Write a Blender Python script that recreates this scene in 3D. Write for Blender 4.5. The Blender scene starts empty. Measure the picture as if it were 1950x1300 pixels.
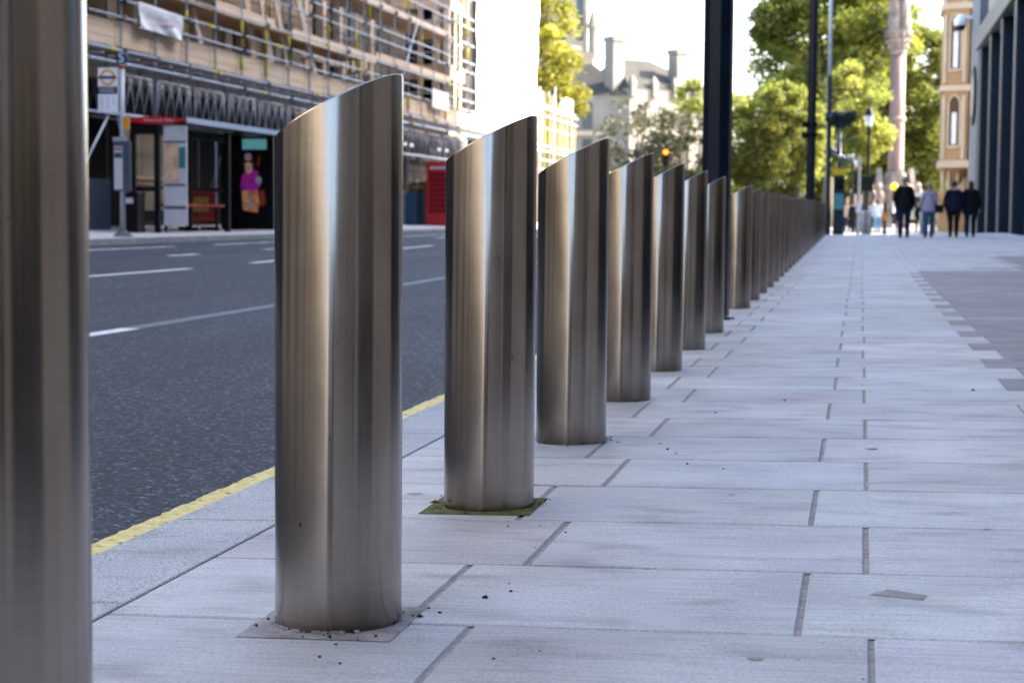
import bpy, bmesh, math, random
from mathutils import Vector, Matrix
import numpy as np
R_ = math.radians
random.seed(7)
S = bpy.context.scene
C = S.collection

# ------------------------------------------------------------------ camera
cam = bpy.data.cameras.new("camera")
cam.lens = 63.0; cam.sensor_width = 36.0
cam.clip_start = 0.1; cam.clip_end = 6000
co = bpy.data.objects.new("camera", cam); C.objects.link(co)
rot = Matrix(((0.98161951, -0.0208639, 0.18970459), (0.19070178, 0.06826622, -0.97927144), (0.00748101, 0.99744896, 0.07099024)))
co.matrix_world = Matrix.Translation((0, 0, 0.79)) @ rot.to_4x4()
cam.dof.use_dof = True; cam.dof.focus_distance = 4.3; cam.dof.aperture_fstop = 6.8
S.camera = co
# ------------------------------------------------------------------ light
SUN_AZ, SUN_EL = 68, 36            # clockwise from the street axis (+Y)
w = bpy.data.worlds.new("World"); S.world = w; w.use_nodes = True
nt = w.node_tree; nt.nodes.clear()
sky = nt.nodes.new('ShaderNodeTexSky'); sky.sky_type = 'NISHITA'; sky.sun_disc = False
sky.sun_elevation = R_(SUN_EL); sky.sun_rotation = R_(SUN_AZ); sky.air_density = 1.0; sky.dust_density = 3.0; sky.ozone_density = 1.0
bg = nt.nodes.new('ShaderNodeBackground'); bg.inputs[1].default_value = 0.15
wo = nt.nodes.new('ShaderNodeOutputWorld')
nt.links.new(sky.outputs[0], bg.inputs[0]); nt.links.new(bg.outputs[0], wo.inputs[0])
sl = bpy.data.lights.new("sun", 'SUN'); sl.energy = 4.2; sl.angle = R_(0.5); sl.color = (1.0, 0.93, 0.80)
so = bpy.data.objects.new("sun", sl); C.objects.link(so)
az, el = R_(SUN_AZ), R_(SUN_EL)
sv = Vector((math.sin(az)*math.cos(el), math.cos(az)*math.cos(el), math.sin(el)))
so.rotation_euler = sv.to_track_quat('Z', 'Y').to_euler(); so.location = (20, 20, 60)
S.view_settings.view_transform = 'Standard'; S.view_settings.look = 'None'
S.view_settings.exposure = 2.65; S.view_settings.gamma = 1.0
S.cycles.max_bounces = 6; S.cycles.diffuse_bounces = 3; S.cycles.glossy_bounces = 4; S.cycles.transmission_bounces = 4
S.cycles.use_denoising = True

# ------------------------------------------------------------------ materials
def mat(name, col, rough=0.8, metal=0.0, var=0.12, scale=3.0, stretch=(1, 1, 1), bump=0.0, bscale=None, col2=None, trans=0.0, emit=0.0, spec=0.5, coat=0.0, attr=None, coords='Object', detail=5):
    m = bpy.data.materials.new(name); m.use_nodes = True
    n, l = m.node_tree.nodes, m.node_tree.links
    p = n['Principled BSDF']
    tc = n.new('ShaderNodeTexCoord'); mp = n.new('ShaderNodeMapping'); mp.inputs['Scale'].default_value = stretch
    l.new(tc.outputs[coords], mp.inputs[0])
    nz = n.new('ShaderNodeTexNoise'); nz.inputs['Scale'].default_value = scale; nz.inputs['Detail'].default_value = detail
    l.new(mp.outputs[0], nz.inputs['Vector'])
    rp = n.new('ShaderNodeValToRGB'); rp.color_ramp.elements[0].position = 0.3; rp.color_ramp.elements[1].position = 0.7
    if col2 is None:
        a = tuple(c*(1-var) for c in col); b = tuple(min(1, c*(1+var)) for c in col)
    else: a, b = col, col2
    rp.color_ramp.elements[0].color = (*a, 1); rp.color_ramp.elements[1].color = (*b, 1)
    l.new(nz.outputs[0], rp.inputs[0]); out = rp.outputs[0]
    if attr:
        at = n.new('ShaderNodeAttribute'); at.attribute_name = attr
        mx = n.new('ShaderNodeMix'); mx.data_type = 'RGBA'; mx.blend_type = 'MULTIPLY'; mx.inputs[0].default_value = 1
        l.new(out, mx.inputs[6]); l.new(at.outputs[0], mx.inputs[7]); out = mx.outputs[2]
    l.new(out, p.inputs['Base Color'])
    p.inputs['Roughness'].default_value = rough; p.inputs['Metallic'].default_value = metal
    p.inputs['Specular IOR Level'].default_value = spec; p.inputs['Coat Weight'].default_value = coat
    if bump:
        n2 = n.new('ShaderNodeTexNoise'); n2.inputs['Scale'].default_value = bscale or scale*4; n2.inputs['Detail'].default_value = 4
        l.new(mp.outputs[0], n2.inputs['Vector'])
        bp = n.new('ShaderNodeBump'); bp.inputs['Strength'].default_value = bump; bp.inputs['Distance'].default_value = 0.02
        l.new(n2.outputs[0], bp.inputs['Height']); l.new(bp.outputs[0], p.inputs['Normal'])
    if trans:
        tr = n.new('ShaderNodeBsdfTranslucent'); ad = n.new('ShaderNodeMixShader'); ad.inputs[0].default_value = trans
        l.new(out, tr.inputs[0]); l.new(p.outputs[0], ad.inputs[1]); l.new(tr.outputs[0], ad.inputs[2])
        l.new(ad.outputs[0], n['Material Output'].inputs[0])
    if emit:
        l.new(out, p.inputs['Emission Color']); p.inputs['Emission Strength'].default_value = emit
    return m

M = {}
# brushed steel of the bollards: grain runs round the tube, so reflections smear up and down
def steel():
    m = bpy.data.materials.new('brushed_steel'); m.use_nodes = True
    n, l = m.node_tree.nodes, m.node_tree.links; p = n['Principled BSDF']
    tc = n.new('ShaderNodeTexCoord'); oi = n.new('ShaderNodeObjectInfo')
    av = n.new('ShaderNodeVectorMath'); av.operation = 'ADD'
    sc = n.new('ShaderNodeVectorMath'); sc.operation = 'SCALE'; sc.inputs['Scale'].default_value = 40
    cx = n.new('ShaderNodeCombineXYZ'); l.new(oi.outputs['Random'], cx.inputs[0]); l.new(oi.outputs['Random'], cx.inputs[2]); l.new(cx.outputs[0], sc.inputs[0])
    l.new(tc.outputs['Object'], av.inputs[0]); l.new(sc.outputs[0], av.inputs[1])
    def noise(stretch, s, det=4):
        mp = n.new('ShaderNodeMapping'); mp.inputs['Scale'].default_value = stretch; l.new(av.outputs[0], mp.inputs[0])
        z = n.new('ShaderNodeTexNoise'); z.inputs['Scale'].default_value = s; z.inputs['Detail'].default_value = det; l.new(mp.outputs[0], z.inputs['Vector']); return z
    grain = noise((1, 1, 60), 6); cloud = noise((1, 1, .5), 7, 6); drip = noise((1, 1, .04), 60, 3); spot = noise((1, 1, .7), 48, 2)
    def ramp(src, p0, c0, p1, c1):
        r = n.new('ShaderNodeValToRGB'); r.color_ramp.elements[0].position = p0; r.color_ramp.elements[1].position = p1
        r.color_ramp.elements[0].color = (*c0, 1); r.color_ramp.elements[1].color = (*c1, 1); l.new(src, r.inputs[0]); return r
    base = ramp(grain.outputs[0], .3, (.405, .365, .315), .7, (.44, .40, .35))
    def mul(a, b, f=1):
        x = n.new('ShaderNodeMix'); x.data_type = 'RGBA'; x.blend_type = 'MULTIPLY'; x.inputs[0].default_value = f
        l.new(a, x.inputs[6]); l.new(b, x.inputs[7]); return x.outputs[2]
    c = mul(base.outputs[0], ramp(cloud.outputs[0], .35, (.80, .79, .77), .62, (1, 1, 1)).outputs[0])
    c = mul(c, ramp(drip.outputs[0], .34, (.93, .92, .91), .45, (1, 1, 1)).outputs[0])
    c = mul(c, ramp(spot.outputs[0], .205, (.35, .32, .3), .235, (1, 1, 1)).outputs[0])
    # grime and splashes gather near the foot
    sx = n.new('ShaderNodeSeparateXYZ'); l.new(tc.outputs['Object'], sx.inputs[0])
    ma = n.new('ShaderNodeMath'); ma.operation = 'MULTIPLY_ADD'; ma.inputs[1].default_value = .16; l.new(cloud.outputs[0], ma.inputs[0])
    ma.use_clamp = False; mz = n.new('ShaderNodeMath'); mz.operation = 'MULTIPLY'; mz.inputs[1].default_value = 1.0; l.new(sx.outputs[2], mz.inputs[0]); l.new(mz.outputs[0], ma.inputs[2])
    c = mul(c, ramp(ma.outputs[0], .065, (.45, .42, .38), .16, (1, 1, 1)).outputs[0])
    l.new(c, p.inputs['Base Color']); p.inputs['Metallic'].default_value = 1
    rr = n.new('ShaderNodeMapRange'); rr.inputs[1].default_value = .3; rr.inputs[2].default_value = .7; rr.inputs[3].default_value = STEEL_R0; rr.inputs[4].default_value = STEEL_R1
    l.new(cloud.outputs[0], rr.inputs[0]); l.new(rr.outputs[0], p.inputs['Roughness'])
    tg = n.new('ShaderNodeTangent'); tg.direction_type = 'RADIAL'; tg.axis = 'Z'
    l.new(tg.outputs[0], p.inputs['Tangent']); p.inputs['Anisotropic'].default_value = .9; p.inputs['Anisotropic Rotation'].default_value = STEEL_ROT
    bp = n.new('ShaderNodeBump'); bp.inputs['Strength'].default_value = .025; bp.inputs['Distance'].default_value = .002
    l.new(grain.outputs[0], bp.inputs['Height']); l.new(bp.outputs[0], p.inputs['Normal'])
    return m
STEEL_R0, STEEL_R1, STEEL_ROT = .15, .21, .25
M['steel'] = steel()

# asphalt: fine stone chips
def asphalt():
    m = bpy.data.materials.new('asphalt'); m.use_nodes = True
    n, l = m.node_tree.nodes, m.node_tree.links; p = n['Principled BSDF']
    tc = n.new('ShaderNodeTexCoord')
    v = n.new('ShaderNodeTexVoronoi'); v.inputs['Scale'].default_value = 75; v.inputs['Randomness'].default_value = 1; l.new(tc.outputs['Object'], v.inputs['Vector'])
    z = n.new('ShaderNodeTexNoise'); z.inputs['Scale'].default_value = 1.1; z.inputs['Detail'].default_value = 7; zm = n.new('ShaderNodeMapping'); zm.inputs['Scale'].default_value = (1, .12, 1); l.new(tc.outputs['Object'], zm.inputs[0]); l.new(zm.outputs[0], z.inputs['Vector'])
    sp = n.new('ShaderNodeSeparateColor'); l.new(v.outputs['Color'], sp.inputs[0])
    r = n.new('ShaderNodeValToRGB'); e = r.color_ramp.elements; e[0].position = 0; e[0].color = (.004, .006, .012, 1); e[1].position = .8; e[1].color = (.029, .038, .058, 1)
    k = e.new(.93); k.color = (.085, .10, .135, 1); k2 = e.new(1.0); k2.color = (.2, .21, .23, 1); l.new(sp.outputs[0], r.inputs[0])
    r2 = n.new('ShaderNodeValToRGB'); r2.color_ramp.elements[0].position = .3; r2.color_ramp.elements[0].color = (.70, .70, .72, 1); r2.color_ramp.elements[1].position = .7; r2.color_ramp.elements[1].color = (1.25, 1.25, 1.25, 1); l.new(z.outputs[0], r2.inputs[0])
    x = n.new('ShaderNodeMix'); x.data_type = 'RGBA'; x.blend_type = 'MULTIPLY'; x.inputs[0].default_value = 1; l.new(r.outputs[0], x.inputs[6]); l.new(r2.outputs[0], x.inputs[7])
    l.new(x.outputs[2], p.inputs['Base Color']); p.inputs['Roughness'].default_value = .7; p.inputs['Specular IOR Level'].default_value = .3
    bp = n.new('ShaderNodeBump'); bp.inputs['Strength'].default_value = 1.0; bp.inputs['Distance'].default_value = .014; bp.invert = True
    l.new(v.outputs['Distance'], bp.inputs['Height']); l.new(bp.outputs[0], p.inputs['Normal'])
    return m
M['asphalt'] = asphalt()

# sawn stone slab: fine lines across the walk, soft blotches, small dark marks
def slabm(name, a, b, lines=True, speck=(.72, .72, .74)):
    m = bpy.data.materials.new(name); m.use_nodes = True
    n, l = m.node_tree.nodes, m.node_tree.links; p = n['Principled BSDF']
    tc = n.new('ShaderNodeTexCoord')
    def noise(stretch, s, det=5):
        mp = n.new('ShaderNodeMapping'); mp.inputs['Scale'].default_value = stretch; l.new(tc.outputs['Object'], mp.inputs[0])
        z = n.new('ShaderNodeTexNoise'); z.inputs['Scale'].default_value = s; z.inputs['Detail'].default_value = det; l.new(mp.outputs[0], z.inputs['Vector']); return z
    def ramp(src, p0, c0, p1, c1):
        r = n.new('ShaderNodeValToRGB'); r.color_ramp.elements[0].position = p0; r.color_ramp.elements[1].position = p1
        r.color_ramp.elements[0].color = (*c0, 1); r.color_ramp.elements[1].color = (*c1, 1); l.new(src, r.inputs[0]); return r.outputs[0]
    def mul(x1, x2):
        x = n.new('ShaderNodeMix'); x.data_type = 'RGBA'; x.blend_type = 'MULTIPLY'; x.inputs[0].default_value = 1
        l.new(x1, x.inputs[6]); l.new(x2, x.inputs[7]); return x.outputs[2]
    cl = noise((1, 1, 1), 2.3, 7); ln = noise((.5, 11, 1), 9, 4); sp = noise((1, 1, 1), 38, 2); gr = noise((1, 1, 1), 170, 2); st = noise((.6, 1.5, 1), 5, 6)
    c = ramp(cl.outputs[0], .32, a, .68, b)
    if lines: c = mul(c, ramp(ln.outputs[0], .36, (.84, .84, .86), .56, (1, 1, 1)))
    c = mul(c, ramp(gr.outputs[0], .32, speck, .58, (1, 1, 1)))
    c = mul(c, ramp(st.outputs[0], .30, (.74, .72, .71), .47, (1, 1, 1)))
    c = mul(c, ramp(sp.outputs[0], .20, (.30, .28, .27), .225, (1, 1, 1)))
    at = n.new('ShaderNodeAttribute'); at.attribute_name = 'tone'; c = mul(c, at.outputs[0])
    l.new(c, p.inputs['Base Color']); p.inputs['Roughness'].default_value = .72; p.inputs['Specular IOR Level'].default_value = .35
    bp = n.new('ShaderNodeBump'); bp.inputs['Strength'].default_value = .35; bp.inputs['Distance'].default_value = .003
    ad = n.new('ShaderNodeMath'); ad.operation = 'ADD'; l.new(ln.outputs[0], ad.inputs[0]); l.new(gr.outputs[0], ad.inputs[1])
    l.new(ad.outputs[0], bp.inputs['Height']); l.new(bp.outputs[0], p.inputs['Normal'])
    return m
M['slab'] = slabm('pale_stone_slab', (.48, .46, .445), (.64, .62, .60))
M['slab_pink'] = slabm('pinkish_stone_slab', (.27, .235, .23), (.36, .32, .31))
M['kerb'] = slabm('granite_kerb_stone', (.42, .41, .41), (.52, .51, .50), False, (.45, .45, .47))
M['mortar'] = mat('sandy_mortar', (.31, .275, .25), .95, var=.3, scale=40, bump=.4, bscale=200)
M['dark_joint'] = mat('dark_joint_dirt', (.045, .042, .042), .95, var=.4, scale=20)
M['patch'] = mat('grey_mortar_patch', (.32, .285, .27), .95, var=.3, scale=14, bump=.5, bscale=90)
M['moss'] = mat('green_moss', (.085, .09, .02), 1, col2=(.22, .21, .07), scale=30, bump=1, bscale=120)
M['yellow_paint'] = mat('worn_yellow_paint', (.66, .49, .13), .7, col2=(.80, .67, .28), scale=32, bump=.5, bscale=90)
_r = [n for n in M['yellow_paint'].node_tree.nodes if n.type == 'VALTORGB'][0].color_ramp
_r.elements[0].position = .36; _e = _r.elements.new(.335); _e.color = (.06, .055, .05, 1)
M['white_paint'] = mat('worn_white_paint', (.52, .52, .52), .6, col2=(.78, .78, .78), scale=12, bump=.3, bscale=90)
M['faint_paint'] = mat('faint_white_paint', (.06, .07, .095), .6, col2=(.09, .10, .125), scale=5, bump=.4, bscale=100)
M['plaza'] = mat('plaza_paving', (.30, .29, .28), .85, var=.15, scale=.5)
M['ground'] = mat('ground_earth', (.09, .09, .07), .95, var=.2, scale=.05)
M['tube'] = mat('galvanised_tube', (.44, .49, .57), .45, .2, var=.2, scale=3)
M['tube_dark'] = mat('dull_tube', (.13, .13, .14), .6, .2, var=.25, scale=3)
M['lattice_grey'] = mat('lattice_aluminium', (.30, .30, .33), .5, .2, var=.3, scale=2)
M['yellow_foam'] = mat('yellow_foam_sleeve', (.55, .50, .05), .7, var=.2, scale=3)
M['timber'] = mat('scaffold_timber', (.60, .43, .29), .9, col2=(.80, .63, .47), scale=1.6, stretch=(1, .25, 6), bump=.2)
M['timber3'] = mat('pale_timber', (.56, .43, .31), .9, col2=(.70, .56, .43), scale=1.6, stretch=(1, .25, 6))
M['timber2'] = mat('old_timber', (.38, .24, .13), .85, col2=(.52, .36, .22), scale=1.5, stretch=(1, .3, 4))
M['cream_stone'] = mat('cream_stone', (.46, .35, .25), .9, col2=(.62, .50, .38), scale=.8, bump=.2)
M['pale_panel'] = mat('pale_board', (.56, .46, .37), .8, col2=(.68, .58, .48), scale=.9)
M['dark_void'] = mat('painted_void_shade', (.006, .006, .006), .9, col2=(.014, .011, .009), scale=.6, spec=.1)  # near-black colour stands in for shade in recesses and openings
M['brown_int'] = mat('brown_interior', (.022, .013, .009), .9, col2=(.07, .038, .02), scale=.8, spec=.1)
M['white_sheet'] = mat('white_sheeting', (.80, .78, .74), .8, var=.04, scale=.7)
M['yellow_board'] = mat('sunlit_boarding', (.26, .215, .07), .8, col2=(.36, .31, .14), scale=.6)
M['banner'] = mat('white_banner', (.68, .69, .74), .6, col2=(.80, .81, .85), scale=2.0)
M['ink_grey'] = mat('grey_print', (.42, .43, .50), .7, var=.1); M['ink_red'] = mat('red_print', (.60, .36, .46), .7, var=.1)
M['hoarding'] = mat('blue_grey_hoarding', (.045, .065, .095), .6, var=.15, scale=1)
M['black_metal'] = mat('black_metal', (.004, .005, .007), .4, var=.3, scale=4, spec=.15)
M['navy_metal'] = mat('navy_black_gloss_paint', (.003, .010, .024), .30, var=.3, scale=6, bump=.03, spec=.35)
M['red_paint'] = mat('red_paint', (.48, .004, .010), .35, var=.1, scale=2, coat=.3)
M['red_plastic'] = mat('red_plastic', (.36, .012, .014), .5, var=.2, scale=2)
M['shelter_roof'] = mat('pale_blue_metal_edge', (.42, .54, .70), .5, var=.1)
M['glass'] = mat('shelter_glass', (.03, .04, .04), .08, var=.2, scale=1, spec=.8)
M['tan_board'] = mat('tan_board', (.30, .24, .15), .8, col2=(.20, .155, .10), scale=1.5, stretch=(1, 1, .4))
M['poster_pale'] = mat('poster_paper', (.46, .44, .48), .5, col2=(.60, .57, .60), scale=4)
M['teal'] = mat('teal_print', (.02, .16, .18), .5); M['peach'] = mat('peach_print', (.60, .38, .24), .5, var=.3, scale=6)
M['white_plastic'] = mat('white_plastic', (.80, .82, .88), .4, var=.06)
M['orange_ring'] = mat('orange_print', (.78, .36, .01), .4, var=.05); M['orange_box'] = mat('orange_plastic', (.75, .30, .01), .4, var=.15)
M['navy_print'] = mat('navy_print', (.012, .045, .085), .4, var=.1); M['black_print'] = mat('black_print', (.003, .003, .005), .4, spec=.15)
M['grey_pole'] = mat('silver_pole', (.36, .38, .42), .4, .4, var=.1)
M['concrete'] = mat('concrete', (.10, .10, .10), .9, var=.2)
M['screen_teal'] = mat('lit_teal_header', (.10, .30, .32), .4, var=.15, scale=8, emit=.10)
M['screen_skin'] = mat('lit_pink_print', (.30, .15, .14), .4, var=.2, scale=6, emit=.10)
M['screen_hair'] = mat('lit_lilac_print', (.20, .16, .22), .4, var=.3, scale=8, emit=.06)
M['screen_purple'] = mat('lit_purple_print', (.07, .01, .22), .4, col2=(.42, .01, .20), scale=13, emit=.06)
M['screen_orange'] = mat('lit_orange_print', (.16, .035, .01), .4, col2=(.36, .19, .09), scale=6, emit=.10)
M['screen_dusk'] = mat('lit_dusky_print', (.05, .02, .035), .4, var=.4, scale=8); M['screen_red'] = mat('lit_dark_red_print', (.14, .02, .01), .4, var=.4, scale=8, emit=.05)
M['floodlight'] = mat('lit_lamp_face', (.9, .9, .85), .4, var=.02, emit=.12)
M['stone_white'] = mat('pale_limestone', (.17, .15, .125), .85, col2=(.26, .23, .195), scale=.3, bump=.1)
M['stone_beige'] = mat('honey_limestone', (.27, .165, .075), .85, col2=(.36, .24, .13), scale=.5, bump=.2)
M['stone_trim'] = mat('pale_stone_trim', (.44, .35, .26), .85, var=.1, scale=.7)
M['roof_slate'] = mat('grey_roof_slate', (.04, .038, .036), .85, col2=(.062, .058, .052), spec=.2, scale=1, stretch=(1, 1, 4))
M['win_dark'] = mat('dark_window_glass', (.02, .025, .035), .1, var=.3, scale=.5, spec=.8)
M['terrace_glass'] = mat('terrace_window_glass', (.17, .155, .135), .3, var=.3, spec=.5)
M['win_pale'] = mat('curtained_window_glass', (.36, .42, .52), .15, var=.1, spec=.8)
M['pink_granite'] = mat('pink_granite', (.19, .11, .09), .5, col2=(.25, .16, .135), scale=.6)
M['carved'] = mat('carved_limestone', (.14, .11, .095), .9, col2=(.34, .28, .245), scale=1.6, bump=.5)
M['granite_pier'] = mat('blue_grey_stone', (.10, .12, .145), .7, col2=(.15, .17, .20), spec=.2, scale=1.2)
M['navy_fin'] = mat('navy_fin_metal', (.003, .018, .036), .35, var=.2, scale=1, spec=.3)
M['grey_trim'] = mat('grey_trim_metal', (.065, .07, .082), .5, var=.1)
M['facade_glass'] = mat('facade_glass', (.03, .05, .055), .05, .2, var=.2, spec=1.0)
M['clad_dark'] = mat('brown_grey_cladding', (.26, .23, .205), .7, col2=(.33, .295, .265), scale=.4)
M['warm_stone'] = mat('warm_portland_stone', (.30, .26, .21), .85, col2=(.38, .335, .28), scale=.3)
M['recess'] = mat('painted_shadow_brown', (.06, .035, .018), .9, var=.3)  # dark brown stands in for the shade of the oriel window recesses
M['bark'] = mat('bark', (.07, .055, .04), .95, var=.4, scale=3, bump=.4)
M['leaf_green'] = mat('green_leaves', (.095, .125, .024), .6, trans=.55, attr='tone', col2=(.225, .24, .038), scale=.5)
M['leaf_yellow'] = mat('yellow_green_leaves', (.135, .17, .03), .6, trans=.55, attr='tone', col2=(.28, .29, .06), scale=.5)
M['leaf_gold'] = mat('golden_leaves', (.17, .18, .025), .6, trans=.58, attr='tone', col2=(.36, .33, .045), scale=.5)
M['leaf_olive'] = mat('olive_leaves', (.05, .055, .025), .6, trans=.3, attr='tone', col2=(.10, .10, .045), scale=.5)
M['plant'] = mat('basket_foliage', (.004, .022, .017), .7, trans=.1, col2=(.010, .042, .028), scale=6)
M['flower'] = mat('lilac_flowers', (.35, .30, .70), .7, var=.2); M['flower_or'] = mat('orange_flowers', (.55, .30, .04), .7, var=.3)
M['skin'] = mat('skin', (.36, .20, .15), .6, var=.05)
M['cloth_navy'] = mat('navy_cloth', (.010, .014, .030), .85, var=.3, scale=8, spec=.1); M['cloth_black'] = mat('black_cloth', (.008, .010, .012), .85, var=.3, scale=8, spec=.1)
M['cloth_lilac'] = mat('pale_lilac_cloth', (.34, .30, .40), .85, var=.1, scale=8); M['jean'] = mat('blue_denim', (.02, .075, .17), .85, var=.2, scale=8)
M['jean_dark'] = mat('dark_denim', (.010, .018, .045), .85, var=.2, scale=8, spec=.1)
M['boot_tan'] = mat('tan_boot_leather', (.17, .07, .03), .6, var=.2); M['shoe'] = mat('dark_shoe_leather', (.01, .01, .012), .5, var=.2)
M['hair_dark'] = mat('dark_hair', (.018, .011, .008), .6, var=.3, scale=12); M['hair_blond'] = mat('blond_hair', (.34, .25, .14), .6, var=.3, scale=12)
M['hair_grey'] = mat('grey_hair', (.22, .20, .19), .6, var=.3, scale=12)
M['cloth_white'] = mat('white_cloth', (.55, .60, .68), .85, var=.1); M['cloth_orange'] = mat('orange_cloth', (.60, .22, .06), .85, var=.1); M['cloth_tan'] = mat('tan_cloth', (.40, .32, .24), .85, var=.1)
M['cloth_sky'] = mat('sky_blue_cloth', (.16, .34, .55), .85, var=.1)
M['amber'] = mat('lit_amber_lens', (1.0, .14, .01), .4, var=.02, emit=1.3)
M['beacon'] = mat('yellow_globe', (.80, .62, .01), .4, var=.02, emit=.15)
M['bus_white'] = mat('white_van_paint', (.36, .40, .40), .3, var=.05, coat=.5)
M['tyre'] = mat('tyre_rubber', (.012, .012, .012), .8)
M['chewing'] = mat('dark_debris', (.02, .018, .016), .9, var=.2)
M['leaf_dry'] = mat('dry_leaf', (.35, .12, .03), .8, var=.3)

# ------------------------------------------------------------------ helpers
class MB:
    def __init__(s): s.v = []; s.f = []; s.mi = []; s.tone = []
    def add(s, vs, fs, mi=0, tone=None):
        b = len(s.v); s.v += [tuple(v) for v in vs]; s.f += [tuple(i+b for i in f) for f in fs]; s.mi += [mi]*len(fs)
        s.tone += [tone if tone is not None else (1, 1, 1)]*len(fs); return s
    def box(s, x0, x1, y0, y1, z0, z1, mi=0, tone=None, M4=None):
        vs = [Vector((x, y, z)) for z in (z0, z1) for y in (y0, y1) for x in (x0, x1)]
        if M4: vs = [M4 @ v for v in vs]
        return s.add(vs, [(0, 2, 3, 1), (4, 5, 7, 6), (0, 1, 5, 4), (2, 6, 7, 3), (0, 4, 6, 2), (1, 3, 7, 5)], mi, tone)
    def tube(s, a, b, r, n=6, r2=None, mi=0, caps=True):
        a, b = Vector(a), Vector(b); d = (b-a).normalized(); u = d.orthogonal().normalized(); w_ = d.cross(u); r2 = r if r2 is None else r2
        vs = [a+(u*math.cos(2*math.pi*i/n)+w_*math.sin(2*math.pi*i/n))*r for i in range(n)]+[b+(u*math.cos(2*math.pi*i/n)+w_*math.sin(2*math.pi*i/n))*r2 for i in range(n)]
        fs = [(i, (i+1) % n, n+(i+1) % n, n+i) for i in range(n)]
        if caps: fs += [tuple(range(n))[::-1], tuple(range(n, 2*n))]
        return s.add(vs, fs, mi)
    def lathe(s, c, prof, n=16, mi=0, sx=1, sy=1, a0=0):     # prof: (radius, z)
        c = Vector(c); vs = []
        for r, z in prof:
            for i in range(n):
                a = 2*math.pi*i/n+a0; vs.append(c+Vector((r*sx*math.cos(a), r*sy*math.sin(a), z)))
        fs = [(k*n+i, k*n+(i+1) % n, (k+1)*n+(i+1) % n, (k+1)*n+i) for k in range(len(prof)-1) for i in range(n)]
        fs += [tuple(range(n))[::-1], tuple(range((len(prof)-1)*n, len(prof)*n))]
        return s.add(vs, fs, mi)
    def prism(s, poly, y0, y1, mi=0, M4=None):   # poly in x,z extruded along y
        n = len(poly); vs = [Vector((x, y0, z)) for x, z in poly]+[Vector((x, y1, z)) for x, z in poly]
        if M4: vs = [M4 @ v for v in vs]
        return s.add(vs, [tuple(range(n)), tuple(range(n, 2*n))[::-1]]+[(i, n+i, n+(i+1) % n, (i+1) % n) for i in range(n)], mi)
    def ell(s, c, r, n=10, m=7, mi=0, noise=0):
        c = Vector(c); vs = []
        for j in range(m+1):
            t = math.pi*j/m
            for i in range(n):
                a = 2*math.pi*i/n; k = 1+random.uniform(-noise, noise)
                vs.append(c+Vector((r[0]*math.sin(t)*math.cos(a)*k, r[1]*math.sin(t)*math.sin(a)*k, r[2]*math.cos(t)*k)))
        fs = [(j*n+i, (j+1)*n+i, (j+1)*n+(i+1) % n, j*n+(i+1) % n) for j in range(m) for i in range(n)]
        return s.add(vs, fs, mi)
    def build(s, name, mats, parent=None, smooth=False, tone=False, label=None, loc=None, abs_=True):
        me = bpy.data.meshes.new(name); 
        off = Vector((0, 0, 0))
        if parent and abs_: off = Vector(parent.location)
        if parent and parent.parent and abs_: off = off+Vector(parent.parent.location)
        if loc: off = Vector(loc)
        me.from_pydata([tuple(Vector(v)-off) for v in s.v], [], s.f)
        for m in (mats if isinstance(mats, (list, tuple)) else [mats]): me.materials.append(M[m] if isinstance(m, str) else m)
        me.polygons.foreach_set('material_index', s.mi)
        if tone:
            at = me.color_attributes.new('tone', 'FLOAT_COLOR', 'CORNER'); k = []
            for p, t in zip(me.polygons, s.tone): k += [*t, 1]*p.loop_total
            at.data.foreach_set('color', k)
        bm = bmesh.new(); bm.from_mesh(me); bmesh.ops.recalc_face_normals(bm, faces=bm.faces); bm.to_mesh(me); bm.free()
        if smooth: me.polygons.foreach_set('use_smooth', [True]*len(me.polygons))
        me.update()
        o = bpy.data.objects.new(name, me); C.objects.link(o)
        if parent: o.parent = parent
        if loc: o.location = loc
        if label: o['label'] = label
        return o
def tag(o, label=None, cat=None, group=None, kind=None):
    if label: o['label'] = label
    if cat: o['category'] = cat
    if group: o['group'] = group
    if kind: o['kind'] = kind
    return o
def thing(name, loc, label, cat, group=None):
    o = bpy.data.objects.new(name, None); C.objects.link(o); o.location = loc; o.empty_display_size = .2
    return tag(o, label, cat, group)
def copy_tree(o, parent=None):
    c = o.copy(); C.objects.link(c); c.parent = parent
    for k in [x for x in o.children]: copy_tree(k, c)
    return c
def text_mesh(s, size, font_scale_x=1.0):
    cu = bpy.data.curves.new('t', 'FONT'); cu.body = s; cu.size = size; cu.align_x = 'CENTER'; cu.align_y = 'CENTER'; cu.extrude = .003
    o = bpy.data.objects.new('t', cu); C.objects.link(o)
    me = bpy.data.meshes.new_from_object(o.evaluated_get(bpy.context.evaluated_depsgraph_get()))
    bpy.data.objects.remove(o); bpy.data.curves.remove(cu); return me
def text(s, size, loc, parent, material, name='lettering', sx=1.0, tilt=0):
    me = text_mesh(s, size); me.transform(Matrix.Rotation(math.pi/2, 4, 'X') @ Matrix.Diagonal((sx, 1, 1, 1)))
    if tilt: me.transform(Matrix.Rotation(tilt, 4, 'Z'))
    me.materials.clear(); me.materials.append(M[material])
    o = bpy.data.objects.new(name, me); C.objects.link(o); o.parent = parent
    off = Vector(parent.location)+(Vector(parent.parent.location) if parent.parent else Vector())
    o.location = Vector(loc)-off; return o

# ------------------------------------------------------------------ ground levels
def ss(a, b, t): t = max(0, min(1, (t-a)/(b-a))); return t*t*(3-2*t)
def zl(y):
    up = .0045*max(0, min(y, 59)-20)
    return up-ss(59, 78, y)*(up+.03)
def g(x, y): return .0202*(x+.972)+zl(y)           # near pavement
def rd(x, y): return -.075+.021*(-1.76-x)+zl(y)*(1-ss(2, 8, -x))   # carriageway

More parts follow.
